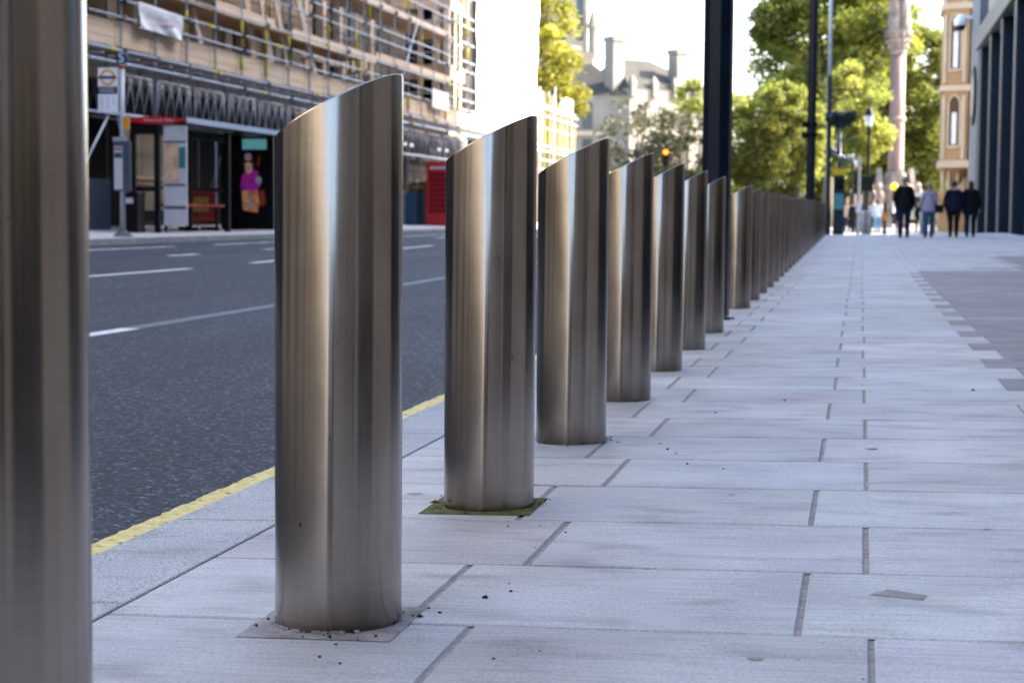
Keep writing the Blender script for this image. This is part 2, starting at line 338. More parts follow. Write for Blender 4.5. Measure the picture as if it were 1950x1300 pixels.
def structure(mb, name, mats, **k):
    o = mb.build(name, mats, **k); o['kind'] = 'structure'; return o
m = MB(); m.add([(-3000, -3000, -.6), (3000, -3000, -.6), (3000, 3000, -.6), (-3000, 3000, -.6)], [(0, 1, 2, 3)]); structure(m, 'ground', 'ground')
def grid(xs, ys, fz, mb=None):
    mb = mb or MB(); vs = [(x, y, fz(x, y)) for y in ys for x in xs]; n = len(xs)
    return mb.add(vs, [(j*n+i, j*n+i+1, (j+1)*n+i+1, (j+1)*n+i) for j in range(len(ys)-1) for i in range(n-1)], 0, (1, 1, 1))
ysr = [-60, -20, 0, 5, 10, 15, 20, 25, 30, 35, 40, 45, 50, 55, 59, 62, 66, 70, 74, 78, 90, 130]
structure(grid([-13.45, -12, -10, -8, -6, -4, -3, -2, -1.70], ysr, rd), 'road', 'asphalt')
structure(grid([-40, -13.5, -1.7, 15, 60], [78, 90, 130, 400], lambda x, y: -.045 if y < 100 else -.05), 'plaza', 'plaza')
# pavement slabs, one sheet of stones with mortar between
bed = grid([-1.46, -.9, 0, 1, 2, 4.62], [-20]+[y for y in range(-2, 78, 2)]+[77.9], lambda x, y: g(x, y)-.0045)
structure(bed, 'paving_joints', 'mortar')
P1 = MB(); rs = random.Random(3)
def slab(x0, x1, y0, y1, pink):
    t = .87+.18*rs.random(); c = (t*rs.uniform(.985, 1.05), t, t*rs.uniform(.97, 1.02)); j = rs.uniform(-.0006, .0006); b = .004
    h = lambda x, y, d=0: (x, y, g(x, y)+j-d)
    vs = [h(x0, y0, .03), h(x1, y0, .03), h(x1, y1, .03), h(x0, y1, .03), h(x0, y0, b), h(x1, y0, b), h(x1, y1, b), h(x0, y1, b),
          h(x0+b, y0+b), h(x1-b, y0+b), h(x1-b, y1-b), h(x0+b, y1-b)]
    P1.add(vs, [(8, 9, 10, 11)]+[(i, (i+1) % 4, 4+(i+1) % 4, 4+i) for i in range(4)]+[(4+i, 4+(i+1) % 4, 8+(i+1) % 4, 8+i) for i in range(4)], 1 if pink else 0, c)
CG = .0055; JL = MB(); k0 = -9
for k in range(k0, 125):
    y0 = 3.305+.6*k; y1 = y0+.6
    x = (-.10 if k % 2 == 0 else .035)-.75+rs.uniform(-.006, .006)
    gap = rs.uniform(.0075, .0115)
    slab(-1.457, x-gap, y0+CG, y1-CG, False)
    JL.add([(-1.457, y0-CG, g(-1.457, y0)-.0035), (4.6, y0-CG, g(4.6, y0)-.0035), (4.6, y0+CG, g(4.6, y0)-.0035), (-1.457, y0+CG, g(-1.457, y0)-.0035)], [(0, 1, 2, 3)])
    while x < 4.6:
        x1 = min(x+.75, 4.61); ymid = (y0+y1)/2
        lim = .70 if ymid > 7.6 else 9
        if ymid > 25: lim = 1.55+.10*(ymid-25)/1 if ymid < 32 else 9
        pink = (x+.1) > lim
        slab(x+.002, x1-gap*(1 if x1 < 4.6 else 0), y0+CG, y1-CG, pink)
        x = x1
        if x1 >= 4.6: break
structure(P1, 'pavement', ['slab', 'slab_pink'], tone=True)
structure(JL, 'paving_joint_lines', 'dark_joint')
K = MB(); y = -5.9
kw = 0
while y < 78:
    L = 1.01 if y > 3.3 else .93
    y0, y1 = y+.003, y+L-.003; t = .92+.16*rs.random(); b = .012
    def h(x, yy, d=0): return (x, yy, g(x, yy)+.001-d)
    vs = [h(-1.76, y0, .2), h(-1.463, y0, .2), h(-1.463, y1, .2), h(-1.76, y1, .2), h(-1.76, y0, b), h(-1.463, y0, .003), h(-1.463, y1, .003), h(-1.76, y1, b), h(-1.76+b, y0+.003), h(-1.466, y0+.003), h(-1.466, y1-.003), h(-1.76+b, y1-.003)]
    K.add(vs, [(8, 9, 10, 11)]+[(i, (i+1) % 4, 4+(i+1) % 4, 4+i) for i in range(4)]+[(4+i, 4+(i+1) % 4, 8+(i+1) % 4, 8+i) for i in range(4)], 0, (t, t, t))
    y += L
structure(K, 'kerb', 'kerb', tone=True)
# far footway and its kerb
FK = -13.45
def ff(x): return .28+.025*(FK-x)
m = MB(); m.box(FK-.15, FK, -60, 130, -.1, .279); structure(m, 'far_kerb', 'kerb', tone=True)
structure(grid([-24, -18, FK-.153], [-60, 0, 40, 80, 130], lambda x, y: ff(x)), 'far_pavement', 'slab', tone=True)
# painted lines
def stripe(pts, wd, jag=0, zz=.004, step=.25, mb=None):
    mb = mb or MB()
    for (xa, ya), (xb, yb) in zip(pts, pts[1:]):
        n = max(1, int((yb-ya)/step)); L = []
        for i in range(n+1):
            t = i/n; x = xa+(xb-xa)*t; yy = ya+(yb-ya)*t
            l_ = x-wd/2+random.uniform(-jag, jag); r_ = x+wd/2+random.uniform(-jag, jag)
            L.append(((l_, yy, rd(l_, yy)+zz), (r_, yy, rd(r_, yy)+zz)))
        for p, q in zip(L, L[1:]): mb.add([p[0], p[1], q[1], q[0]], [(0, 1, 2, 3)])
    return mb
structure(stripe([(-1.896, -3), (-1.896, 14)], .074, .006, step=.03), 'yellow_line', 'yellow_paint')
o = structure(stripe([(-1.905, 14.2), (-1.905, 70)], .10, .006, step=.3), 'yellow_line', 'yellow_paint')
wl = MB(); stripe([(-4.86, 8.0), (-4.86, 11.45)], .13, .004, mb=wl); structure(wl, 'lane_marking', 'white_paint')
fl = MB(); stripe([(-4.86, 11.46), (-4.90, 14.6), (-5.02, 22), (-5.1, 34)], .14, .006, mb=fl); structure(fl, 'faded_lane_marking', 'faint_paint')
dl = MB()
for a, b in [((-8.35, 17.5), (-8.35, 21.6)), ((-8.45, 24.2), (-8.7, 28.6)), ((-8.9, 33), (-9.2, 38.2)), ((-9.4, 42.6), (-9.6, 47)), ((-9.8, 52), (-10.1, 57))]: stripe([a, b], .12, .004, mb=dl)
structure(dl, 'lane_marking', 'white_paint')
bl = MB()
for a, b in [((-10.4, 26), (-10.4, 27.2)), ((-10.6, 31), (-10.6, 33.0)), ((-12.3, 22), (-12.3, 31)), ((-11.0, 35.5), (-11, 37.5)), ((-12.3, 33), (-12.3, 38)), ((-12.3, 41), (-12.3, 60)), ((-11.2, 47), (-11.2, 50))]: stripe([a, b], .13, .03, mb=bl)
structure(bl, 'bay_marking', 'white_paint')
def patch_square(cx, cy, sz, mname, nm, lift=.0009):
    mb = MB(); n = 22; vs = []
    for j in range(n+1):
        for i in range(n+1):
            x = cx-sz/2+sz*i/n+random.uniform(-.0012, .0012); yy = cy-sz/2+sz*j/n+random.uniform(-.0012, .0012)
            vs.append((x, yy, g(x, yy)+lift+random.uniform(0, .0007)))
    mb.add(vs, [(j*(n+1)+i, j*(n+1)+i+1, (j+1)*(n+1)+i+1, (j+1)*(n+1)+i) for j in range(n) for i in range(n)])
    return structure(mb, nm, mname)
patch_square(-.985, 3.298, .298, 'patch', 'mortar_patch')
patch_square(-.985, 4.715, .30, 'moss', 'moss_patch')
# crumbs of grit and a dry leaf on the paving
db = MB()
for px_, py_, r in [(-.93, 3.02, .006), (-.88, 2.98, .005), (-.62, 3.05, .006), (-.55, 3.12, .004), (-.70, 4.33, .006), (-.78, 4.42, .004), (-.86, 4.40, .005), (-.74, 4.12, .004), (-.70, 3.62, .007), (-.72, 3.7, .004), (-.52, 5.6, .008), (-.62, 5.95, .01), (-.58, 5.85, .006), (-.66, 6.1, .008), (-.40, 5.5, .005), (-.83, 3.36, .010), (-.80, 3.40, .007), (.02, 3.0, .004), (-.45, 2.75, .005), (-.55, 7.1, .008), (-.3, 7.6, .009), (.5, 8.1, .012), (.95, 6.4, .01), (-.74, 3.55, .012)]:
    db.ell((px_, py_, g(px_, py_)+r*.2), (r*.62, r*.5, r*.34), 6, 4, noise=.25)
for i in range(60):
    a = random.uniform(0, 6.28); q = random.choice([(-.982, 3.315), (-.978, 4.735), (-.978, 6.151)]); rr = .122+abs(random.gauss(0.012, .03)); r = random.uniform(.0015, .004)
    px_, py_ = q[0]+rr*math.cos(a), q[1]+rr*math.sin(a); db.ell((px_, py_, g(px_, py_)+.004), (r, r, r*.6), 5, 3, noise=.3)
for i in range(34):
    a = random.gauss(4.1, .7); px_, py_ = -.982+.1245*math.cos(a), 3.315+.1245*math.sin(a); r = random.uniform(.002, .0055)
    db.ell((px_, py_, g(px_, py_)+.003), (r*1.6, r, r*.8), 6, 4, noise=.3, mi=1)
structure(db, 'grit', ['chewing', 'patch']); bpy.data.objects['grit']['kind'] = 'stuff'
def mark(pts, nm, mt='patch'):
    mb = MB(); mb.add([(x, y, g(x, y)+.0012) for x, y in pts], [tuple(range(len(pts)))]); structure(mb, nm, mt)
mark([(.032, 3.684), (.139, 3.645), (.150, 3.694), (.07, 3.742)], 'paving_stain')
for cx, cy, rr in ((-.165, 3.115, .016), (-1.229, 4.905, .022), (.05, 6.03, .022), (-.34, 4.99, .010), (.32, 4.5, .012), (-.45, 3.9, .012)):
    mark([(cx+rr*math.cos(k*.7)*(1+.2*math.sin(k*2.1)), cy+rr*.9*math.sin(k*.7)) for k in range(9)], 'gum_mark')
lf = MB(); lf.add([(-1.128, 4.66, .012), (-1.108, 4.652, .022), (-1.098, 4.672, .010), (-1.116, 4.684, .016)], [(0, 1, 2, 3)])
lf.add([(-1.128, 4.66, .011), (-1.108, 4.652, .021), (-1.098, 4.672, .009), (-1.116, 4.684, .015)], [(3, 2, 1, 0)])
tag(lf.build('fallen_leaf', 'leaf_dry'), 'small orange dry leaf beside the mossy bollard foot', 'leaf')
# ------------------------------------------------------------------ bollards
RB, HB, NB = .1225, 1.053, 96
SL = math.tan(R_(27.3))
def bollard_mesh():
    b = MB(); top = HB-SL*RB            # height of the cut at the axis
    def ring(r, fz): return [(r*math.cos(2*math.pi*i/NB), r*math.sin(2*math.pi*i/NB), fz(r*math.cos(2*math.pi*i/NB))) for i in range(NB)]
    e = .0022
    rings = [ring(RB, lambda x: -.06), ring(RB, lambda x: .004), ring(RB, lambda x: top+SL*x-.004), ring(RB-e*.4, lambda x: top+SL*x-.0013), ring(RB-e*1.3, lambda x: top+SL*x)]
    vs = [v for r in rings for v in r]
    fs = [(k*NB+i, k*NB+(i+1) % NB, (k+1)*NB+(i+1) % NB, (k+1)*NB+i) for k in range(len(rings)-1) for i in range(NB)]
    b.add(vs, fs); return b
bt = bollard_mesh()
proto = thing('steel_bollard', (0, 0, 0), 'x', 'bollard')
tube = bt.build('tube', 'steel', proto, smooth=True)
top = HB-SL*RB
cp = MB(); n_ = NB; r = RB-.0029
cp.add([(r*math.cos(2*math.pi*i/n_), r*math.sin(2*math.pi*i/n_), top+SL*r*math.cos(2*math.pi*i/n_)) for i in range(n_)], [tuple(range(n_))])
cap = cp.build('slanted_cap', 'steel', proto)
ys = [(-.988, 1.895), (-.982, 3.315), (-.978, 4.735), (-.979, 6.151), (-.990, 7.605), (-1.004, 9.12), (-1.012, 10.608), (-1.019, 12.15)]
ys += [(-1.036-.0045*(i*1.55), 15.43+1.56*i) for i in range(29)]
ords = 'first second third fourth fifth sixth seventh eighth ninth tenth eleventh twelfth thirteenth fourteenth fifteenth sixteenth seventeenth eighteenth nineteenth twentieth twenty-first twenty-second twenty-third twenty-fourth twenty-fifth twenty-sixth twenty-seventh twenty-eighth twenty-ninth thirtieth thirty-first thirty-second thirty-third thirty-fourth thirty-fifth thirty-sixth thirty-seventh thirty-eighth'.split()
lab = {0: 'blurred steel bollard filling the left edge, its top out of the picture', 1: 'largest whole brushed steel bollard, standing on a grey mortar patch',
       2: 'brushed steel bollard with green moss round its foot, next behind the largest one', 3: 'steel bollard directly behind the one with moss at its foot'}
for i, (x, y) in enumerate(ys):
    o = proto if i == 0 else copy_tree(proto)
    o.location = (x, y, g(x, y)); o['group'] = 'slant-topped steel bollards along the kerb'
    if i in lab: o['label'] = lab[i]
    elif i < 8: o['label'] = ords[i]+' steel bollard from the left edge, before the thick black pole'+(', closest to it' if i == 7 else '')
    elif i < 26: o['label'] = ords[i-8]+' steel bollard beyond the thick black pole'+(', directly behind it' if i == 8 else '')
    else: o['label'] = ords[i-26]+' small far bollard in the row beyond the thinner black pole'

# ------------------------------------------------------------------ lamp columns
def column(x, y, r, h, label, bracket=None):
    t = thing('lamp_column', (x, y, g(x, y)), label, 'lamp post', 'black lamp columns in the bollard row')
    b = MB(); z0 = g(x, y)
    b.lathe((x, y, z0), [(r*1.0, -.05), (r, 2.2), (r*.97, h)], 8, a0=R_(12)); b.build('shaft', 'navy_metal', t)
    b = MB(); b.lathe((x, y, z0), [(r*1.35, -.02), (r*1.35, .02), (r*1.06, .035)], 8, a0=R_(12)); b.build('base_plate', 'navy_metal', t)
    b = MB(); b.tube((x, y, z0+h), (x-1.6, y, z0+h+.5), .05, 8); b.build('arm', 'navy_metal', t)
    b = MB(); b.ell((x-2.0, y, z0+h+.5), (.45, .16, .09), 12, 6); b.build('lantern', 'grey_trim', t, smooth=True)
    if bracket:
        b = MB()
        for zz in bracket: b.lathe((x, y, z0+zz), [(r*1.25, -.05), (r*1.3, 0), (r*1.25, .05)], 12); b.box(x-r-.12, x-r+.02, y-.05, y+.05, z0+zz-.07, z0+zz+.07)
        b.build('bracket', 'black_metal', t)
    return t
column(-1.085, 13.74, .112, 8, 'thick glossy black octagonal lamp post standing between the bollards')
column(-1.195, 43.3, .108, 8, 'thinner black lamp post farther along the bollard row', (2.85, 2.6))
# post with white upper part and hanging baskets
def basket(x, y, z, rx, rz, label):
    t = thing('hanging_basket', (x, y, z), label, 'hanging basket', 'hanging flower baskets')
    b = MB(); b.lathe((x, y, z), [(rx*.25, -rz), (rx*.8, -rz*.55), (rx, 0), (rx*.96, .02)], 14); b.build('bowl', 'plant', t)
    b = MB()
    for i in range(260):
        a = random.uniform(0, 6.28); q = random.random()**.5; p = Vector((x+rx*1.1*q*math.cos(a), y+rx*1.1*q*math.sin(a), z+random.uniform(-rz*.5, rz*.6)*(1.15-q*.6)))
        u = Vector((random.gauss(0, 1), random.gauss(0, 1), random.gauss(0, 1))).normalized()*.07; v = u.orthogonal().normalized()*.06
        b.add([p-u, p+v, p+u, p-v], [(0, 1, 2, 3)])
    b.build('foliage', 'plant', t); t['kind_note'] = ''; del t['kind_note']
    b = MB()
    for i in range(14):
        a = random.uniform(0, 6.28); b.ell((x+rx*.9*math.cos(a), y+rx*.9*math.sin(a), z+random.uniform(0, rz*.6)), (.04, .04, .04), 5, 4)
    b.build('flowers', 'flower', t)
    return t
def basket_post(x, y, z0, zsplit, h, label, arms, um='white_plastic'):
    t = thing('basket_post', (x, y, z0), label, 'lamp post')
    b = MB(); b.lathe((x, y, z0), [(.13, -.05), (.13, .9), (.09, 1.0), (.085, zsplit-z0)], 10); b.build('lower_shaft', 'navy_metal', t, smooth=True)
    b = MB(); b.lathe((x, y, z0), [(.075, zsplit-z0), (.06, h)], 10); b.build('upper_shaft', um, t, smooth=True)
    b = MB(); b.lathe((x, y, z0), [(.1, h-1.6), (.1, h-1.5)], 10); b.build('band', 'black_metal', t)
    for dx, z in arms:
        b = MB(); b.tube((x, y, z), (x+dx, y, z), .025, 6); b.tube((x, y, z-.3), (x+dx*.6, y, z), .015, 5); b.build('arm', 'navy_metal', t)
    return t
basket_post(-1.19, 65, .05, 5.75, 11, 'slim post, white above and black below, carrying the large flower basket', [(1.15, 5.25), (.55, 4.95)])
basket(-.80, 65, 4.28, .50, .40, 'large dark green flower basket hung high on the black and white post')
basket_post(-1.10, 90, -.04, 4.9, 5.2, 'farther basket post standing behind the white and black one', [(.9, 4.6), (-.4, 4.3)], 'navy_metal')
basket(-.80, 90, 3.60, .45, .34, 'smaller flower basket, lower and farther than the large one')
basket(-1.50, 90, 3.95, .30, .25, 'small flower basket on the left side of the farther post')
# heritage lamp post
t = thing('lamp_post', (.28, 88, -.04), 'thin black post with a glazed heritage lantern, before the trees', 'lamp post')
b = MB(); b.lathe((.28, 88, -.04), [(.22, 0), (.22, .8), (.14, .95), (.08, 1.2), (.07, 5.1), (.1, 5.15)], 10); b.build('shaft', 'black_metal', t, smooth=True)
b = MB(); b.lathe((.28, 88, 5.1), [(.12, 0), (.24, .5)], 6); b.build('glass_lantern', 'win_pale', t)
b = MB(); b.lathe((.28, 88, 5.6), [(.28, 0), (.14, .28), (.03, .42), (.02, .6)], 6); b.build('cap', 'black_metal', t)
b = MB(); b.box(-.02, .55, 87.7, 87.95, 2.0, 2.7); b.build('sign_box', 'black_metal', t)
# wayfinding totem
t = thing('wayfinding_totem', (-.84, 70, .02), 'narrow dark wayfinding totem with a yellow top and blue map', 'sign')
b = MB(); b.box(-1.06, -.64, 69.93, 70.07, .1, 2.35); b.build('panel', 'navy_fin', t)
b = MB(); b.box(-1.09, -.61, 69.9, 70.1, 2.35, 2.6); b.build('top_panel', mat('yellow_sign', (.75, .50, .01), .5), t)
b = MB(); b.box(-1.03, -.67, 69.90, 69.926, 1.05, 1.65); b.build('map', mat('blue_map_print', (.03, .28, .40), .5, col2=(.10, .30, .22), scale=5), t)
b = MB(); b.box(-1.0, -.7, 69.90, 69.926, 1.8, 2.2); b.build('direction_panel', 'black_print', t)
b = MB(); b.box(-1.08, -.62, 69.85, 70.15, -.05, .1); b.build('plinth', 'grey_trim', t)

# ------------------------------------------------------------------ bus stop
BX, BY = -13.94, 32.5; BZ = ff(BX)
t = thing('bus_stop', (BX, BY, BZ), 'grey bus stop pole with round S disc, white flag and timetable case', 'bus stop')
b = MB(); b.tube((BX, BY, BZ), (BX, BY, 3.58), .05, 14); b.build('pole', 'grey_pole', t, smooth=True)
b = MB(); b.lathe((BX, BY, BZ), [(.2, 0), (.17, .03), (.06, .14)], 16); b.build('foot', 'concrete', t)
b = MB(); b.tube((BX, BY, 3.50), (BX, BY, 3.56), .056, 14); b.build('red_band', 'red_paint', t)
d = MB(); d.tube((BX, BY-.02, 3.70), (BX, BY+.02, 3.70), .125, 28); d = d.build('disc', 'navy_print', t)
text('S', .26, (BX, BY-.024, 3.70), d, 'white_plastic', 'letter')
fl_ = MB(); fl_.box(-14.42, -14.02, BY-.02, BY+.02, 2.68, 3.52); flag = fl_.build('flag', 'white_plastic', t)
r_ = MB(); n_ = 32
for i in range(n_):
    a, c_ = 2*math.pi*i/n_, 2*math.pi*(i+1)/n_; q = []
    for y_ in (BY-.028, BY-.0205):
        for rr, aa in ((.112, a), (.155, a), (.155, c_), (.112, c_)): q.append((-14.22+rr*math.cos(aa), y_, 3.335+rr*math.sin(aa)))
    r_.add(q, [(0, 1, 2, 3), (4, 7, 6, 5), (0, 4, 5, 1), (2, 6, 7, 3), (1, 5, 6, 2), (0, 3, 7, 4)])
r_.build('ring', 'orange_ring', flag)
r_ = MB(); r_.box(-14.40, -14.04, BY-.032, BY-.0285, 3.31, 3.36); r_.build('bar', 'navy_print', flag)
r_ = MB(); r_.box(-14.42, -14.02, BY-.024, BY-.0205, 3.02, 3.16); nb = r_.build('name_panel', 'navy_print', flag)
r_ = MB()
for k in range(2):
    x = -14.38
    while x < -14.08:
        wd = random.uniform(.02, .06); r_.box(x, x+wd, BY-.027, BY-.0245, 3.115-.055*k, 3.135-.055*k+.008*k); x += wd+.012
r_.build('lettering', 'poster_pale', flag)
r_ = MB()
for cx in (-14.34, -14.22, -14.10):
    for k in range(7 if cx < -14.15 else 4):
        if cx > -14.15 and k in (1,): continue
        r_.box(cx-.03, cx+.03, BY-.024, BY-.0205, 2.95-.036*k-.014, 2.95-.036*k)
r_.build('route_numbers', 'ink_grey', flag)
b = MB(); b.box(BX-.155, BX+.165, BY-.06, BY+.06, 1.17, 2.12); cs = b.build('timetable_case', 'hoarding', t)
b = MB(); b.box(BX-.14, BX+.03, BY-.067, BY-.061, 1.2, 2.02); b.build('timetable', 'poster_pale', cs)
b = MB(); b.box(BX-.13, BX+.02, BY-.071, BY-.068, 1.8, 1.9); b.box(BX-.13, BX+.02, BY-.071, BY-.068, 1.95, 1.99, 1); b.build('timetable_print', ['navy_print', 'red_plastic'], cs)
b = MB(); b.box(BX-.165, BX+.06, BY-.075, BY+.07, 2.12, 2.2); b.build('case_cap', 'grey_pole', cs)
b = MB(); b.box(BX+.04, BX+.14, BY-.05, BY+.05, 2.34, 2.58); b.build('orange_box', 'orange_box', t)

# ------------------------------------------------------------------ bus shelter
SX0, SX1, SY0, SY1 = -15.95, -14.35, 37.0, 43.5
t = thing('bus_shelter', (-15.1, 40, ff(-15.1)), 'dark bus shelter with a red name board and lit advert panel', 'bus shelter')
b = MB(); n_ = 14; top_ = [(SX0+.2+(SX1-SX0-.2)*i/n_, 2.765+.075*math.sin(math.pi*i/n_)**.8) for i in range(n_+1)]; bot = [(SX0+.2+(SX1-SX0-.2)*i/n_, 2.745-.075*math.sin(math.pi*i/n_)**.8) for i in range(n_, -1, -1)]
b.prism(top_+bot, SY0-.1, SY0-.02); nbd = b.build('name_board', 'red_paint', t)
text('Westminster Abbey', .085, (-14.98, SY0-.105, 2.755), nbd, 'poster_pale', 'lettering', 1.0)
b = MB(); b.box(SX0, SX1-.05, SY0, SY1, 2.68, 2.76); b.build('roof', 'black_metal', t)
b = MB(); b.box(SX1-.05, SX1, SY0-.02, SY1, 2.70, 2.82); b.build('roof_edge', 'shelter_roof', t)
for x, y in ((-15.62, SY0), (-15.06, SY0), (SX1-.42, 40.6), (-15.62, 40.3), (-15.62, SY1)):
    b = MB(); b.box(x-.06, x+.06, y-.05, y+.05, ff(x), 2.68); b.build('post', 'black_metal', t)
b = MB(); b.box(-15.56, -15.12, SY0-.01, SY0+.01, 1.22, 1.30); b.box(-15.56, -15.12, SY0-.01, SY0+.01, 2.45, 2.68); b.build('end_frame', 'black_metal', t)
for ya, yb in ((SY0+.1, 40.2), (40.4, SY1-.1)):
    b = MB(); b.box(-15.63, -15.61, ya, yb, .5, .56); b.box(-15.64, -15.60, ya, yb, 1.28, 1.36); b.box(-15.64, -15.60, ya, yb, 2.5, 2.68); b.build('back_rail', 'black_metal', t)
b = MB(); b.box(-15.3, -15.0, 37.4, 41.2, .90, .96); b.build('bench', 'red_plastic', t)
for y in (37.7, 40.9):
    b = MB(); b.box(-15.18, -15.12, y-.03, y+.03, .33, .9); b.build('bench_leg', 'black_metal', t)
b = MB(); b.box(-14.90, -14.38, SY0-.04, SY0+.04, .48, 2.64); pn = b.build('poster_panel', 'poster_pale', t)
b = MB(); b.box(-14.88, -14.56, SY0-.046, SY0-.041, 1.42, 2.25); b.build('map_poster', 'peach', pn)
b = MB(); b.box(-14.555, -14.40, SY0-.046, SY0-.041, 1.72, 2.18); b.build('teal_poster', 'teal', pn)
for za, zb in ((1.34, 1.38), (.84, .90), (2.27, 2.31)):
    b = MB(); b.box(-14.89, -14.39, SY0-.05, SY0-.041, za, zb); b.build('panel_bar', 'grey_trim', pn)
b = MB(); b.box(-15.95, -14.57, SY1-.12, SY1+.12, ff(-15)+.02, 2.70); ad = b.build('advert_case', 'black_print', t)
AY = SY1-.123
def flat(poly, name, mt, yy): q = MB(); q.prism([(x, z) for x, z in poly], yy-.004, yy); return q.build(name, mt, ad)
def oval(cx, cz, rx, rz, n=18): return [(cx+rx*math.cos(2*math.pi*i/n), cz+rz*math.sin(2*math.pi*i/n)) for i in range(n)]
flat([(-15.38, 2.36), (-14.74, 2.36), (-14.74, 2.62), (-15.38, 2.62)], 'lit_header', 'screen_teal', AY)
flat(oval(-15.21, 1.98, .165, .30), 'long_hair', 'screen_dusk', AY)
flat([(-15.27, 1.72), (-15.14, 1.72), (-15.10, 1.90), (-15.30, 1.90)], 'neck', 'screen_skin', AY-.004)
flat([(-15.43, 1.42), (-15.40, 1.66), (-15.31, 1.80), (-15.22, 1.74), (-15.10, 1.82), (-14.99, 1.84), (-14.93, 1.66), (-14.90, 1.46), (-14.98, 1.34), (-15.10, 1.30), (-15.24, 1.34), (-15.38, 1.30)], 'patterned_top', 'screen_purple', AY-.005)
flat([(-15.40, 1.32), (-15.24, 1.35), (-15.10, 1.31), (-14.97, 1.35), (-14.93, 1.0), (-14.98, .78), (-15.20, .80), (-15.36, .84)], 'skirt', 'screen_orange', AY-.003)
flat([(-15.25, 1.30), (-15.17, 1.32), (-15.13, .96), (-15.20, .90)], 'skirt_highlight', 'screen_hair', AY-.006)
flat([(-14.93, 1.30), (-14.80, 1.36), (-14.76, 1.0), (-14.90, .92)], 'red_sleeve', 'screen_red', AY-.003)
flat([(-15.00, 1.95), (-14.94, 2.2), (-14.90, 2.18), (-14.95, 1.9)], 'raised_arm', 'screen_red', AY-.003)
flat(oval(-15.22, 2.01, .095, .17), 'face', 'screen_skin', AY-.007); flat(oval(-15.23, 2.19, .10, .075), 'fringe', 'screen_hair', AY-.010)
flat(oval(-15.275, 2.05, .048, .042, 10), 'sunglasses', 'black_print', AY-.013); flat(oval(-15.165, 2.05, .048, .042, 10), 'sunglasses', 'black_print', AY-.013)
flat(oval(-15.215, 1.91, .035, .014, 8), 'mouth', 'screen_red', AY-.013)
flat(oval(-14.95, 1.58, .085, .11, 12), 'pale_bag', 'screen_hair', AY-.009)
flat([(-15.38, .93), (-15.03, .93), (-15.03, .97), (-15.38, .97)], 'caption_strip', 'poster_pale', AY-.010)
for yy in (38.4, 40.6, 42.4):
    b = MB(); b.box(-14.95, -14.65, yy-.12, yy+.12, 2.655, 2.678); b.build('ceiling_light', 'poster_pale', t)

def bin_(x, y, label):
    t = thing('litter_bin', (x, y, ff(x)), label, 'litter bin'); z = ff(x)
    b = MB(); b.box(x-.2, x+.2, y-.2, y+.2, z, z+.8); b.build('body', 'black_metal', t)
    b = MB(); b.box(x-.22, x+.22, y-.22, y+.22, z+.8, z+.85); b.build('lid', 'black_metal', t)
    b = MB(); b.box(x-.07, x+.1, y-.206, y-.2, z+.62, z+.74); b.build('sticker', 'poster_pale', t); return t
bin_(-15.35, 36.3, 'black litter bin with a white sticker beside the bus shelter')
def barrier(x, y, ang, wd, label, writing=False):
    z = ff(x); t = thing('plastic_barrier', (x, y, z), label, 'barrier', 'red plastic barriers'); b = MB()
    b.box(-wd/2, wd/2, -.025, .025, .88, 1.0); b.box(-wd/2, wd/2, -.025, .025, .14, .30)
    n = int(wd/.14)
    for i in range(n+1): b.box(-wd/2+wd*i/n-.02, -wd/2+wd*i/n+.02, -.02, .02, .3, .88)
    o = b.build('frame', 'red_plastic', t, abs_=False); t.rotation_euler = (0, 0, ang)
    b = MB()
    for s in (-1, 1): b.box(s*wd*.35-.05, s*wd*.35+.05, -.25, .25, 0, .08)
    b.build('foot', 'black_metal', t, abs_=False)
    if writing:
        b = MB()
        for i in range(7): b.box(-wd/2+.15+i*.16, -wd/2+.2+i*.16, -.035, -.026, .45, .8)
        b.build('yellow_strips', 'yellow_foam', t, abs_=False)
barrier(-15.82, 37.4, .1, .5, 'small red plastic barrier standing behind the bus stop pole')
barrier(-15.78, 41.4, 1.45, 1.6, 'red plastic barrier with yellow strips behind the shelter bench', True)

# ------------------------------------------------------------------ phone box and street boxes
PX, PY = -15.32, 65.0; z = ff(PX)
t = thing('telephone_box', (PX, PY, z), 'domed red telephone box under the scaffolding', 'phone box')
b = MB(); b.box(PX-.45, PX+.45, PY-.45, PY+.45, z, z+2.08); n_ = 12
body = b.build('body', 'red_paint', t)
b = MB(); b.prism([(PX-.48, z+2.08), (PX+.48, z+2.08), (PX+.48, z+2.2)]+[(PX+.48*math.cos(math.pi*i/n_), z+2.2+.18*math.sin(math.pi*i/n_)) for i in range(1, n_)]+[(PX-.48, z+2.2)], PY-.48, PY+.48); rf = b.build('domed_roof', 'red_paint', t)
b = MB(); b.box(PX-.32, PX+.32, PY-.49, PY-.481, z+2.09, z+2.17); b.build('sign_panel', 'poster_pale', rf)
for fx in (0, 1):
    b = MB()
    if fx == 0: b.box(PX-.34, PX+.34, PY-.455, PY-.451, z+.45, z+1.98)
    else: b.box(PX+.451, PX+.455, PY-.34, PY+.34, z+.45, z+1.98)
    p = b.build('window', mat('red_tinted_glass', (.20, .01, .015), .15), body)
    b = MB()
    for k in range(9):
        if fx == 0: b.box(PX-.34, PX+.34, PY-.468, PY-.456, z+.45+.19*k-.015, z+.45+.19*k+.015)
        else: b.box(PX+.456, PX+.468, PY-.34, PY+.34, z+.45+.19*k-.015, z+.45+.19*k+.015)
    b.build('glazing_bar', 'red_paint', body)
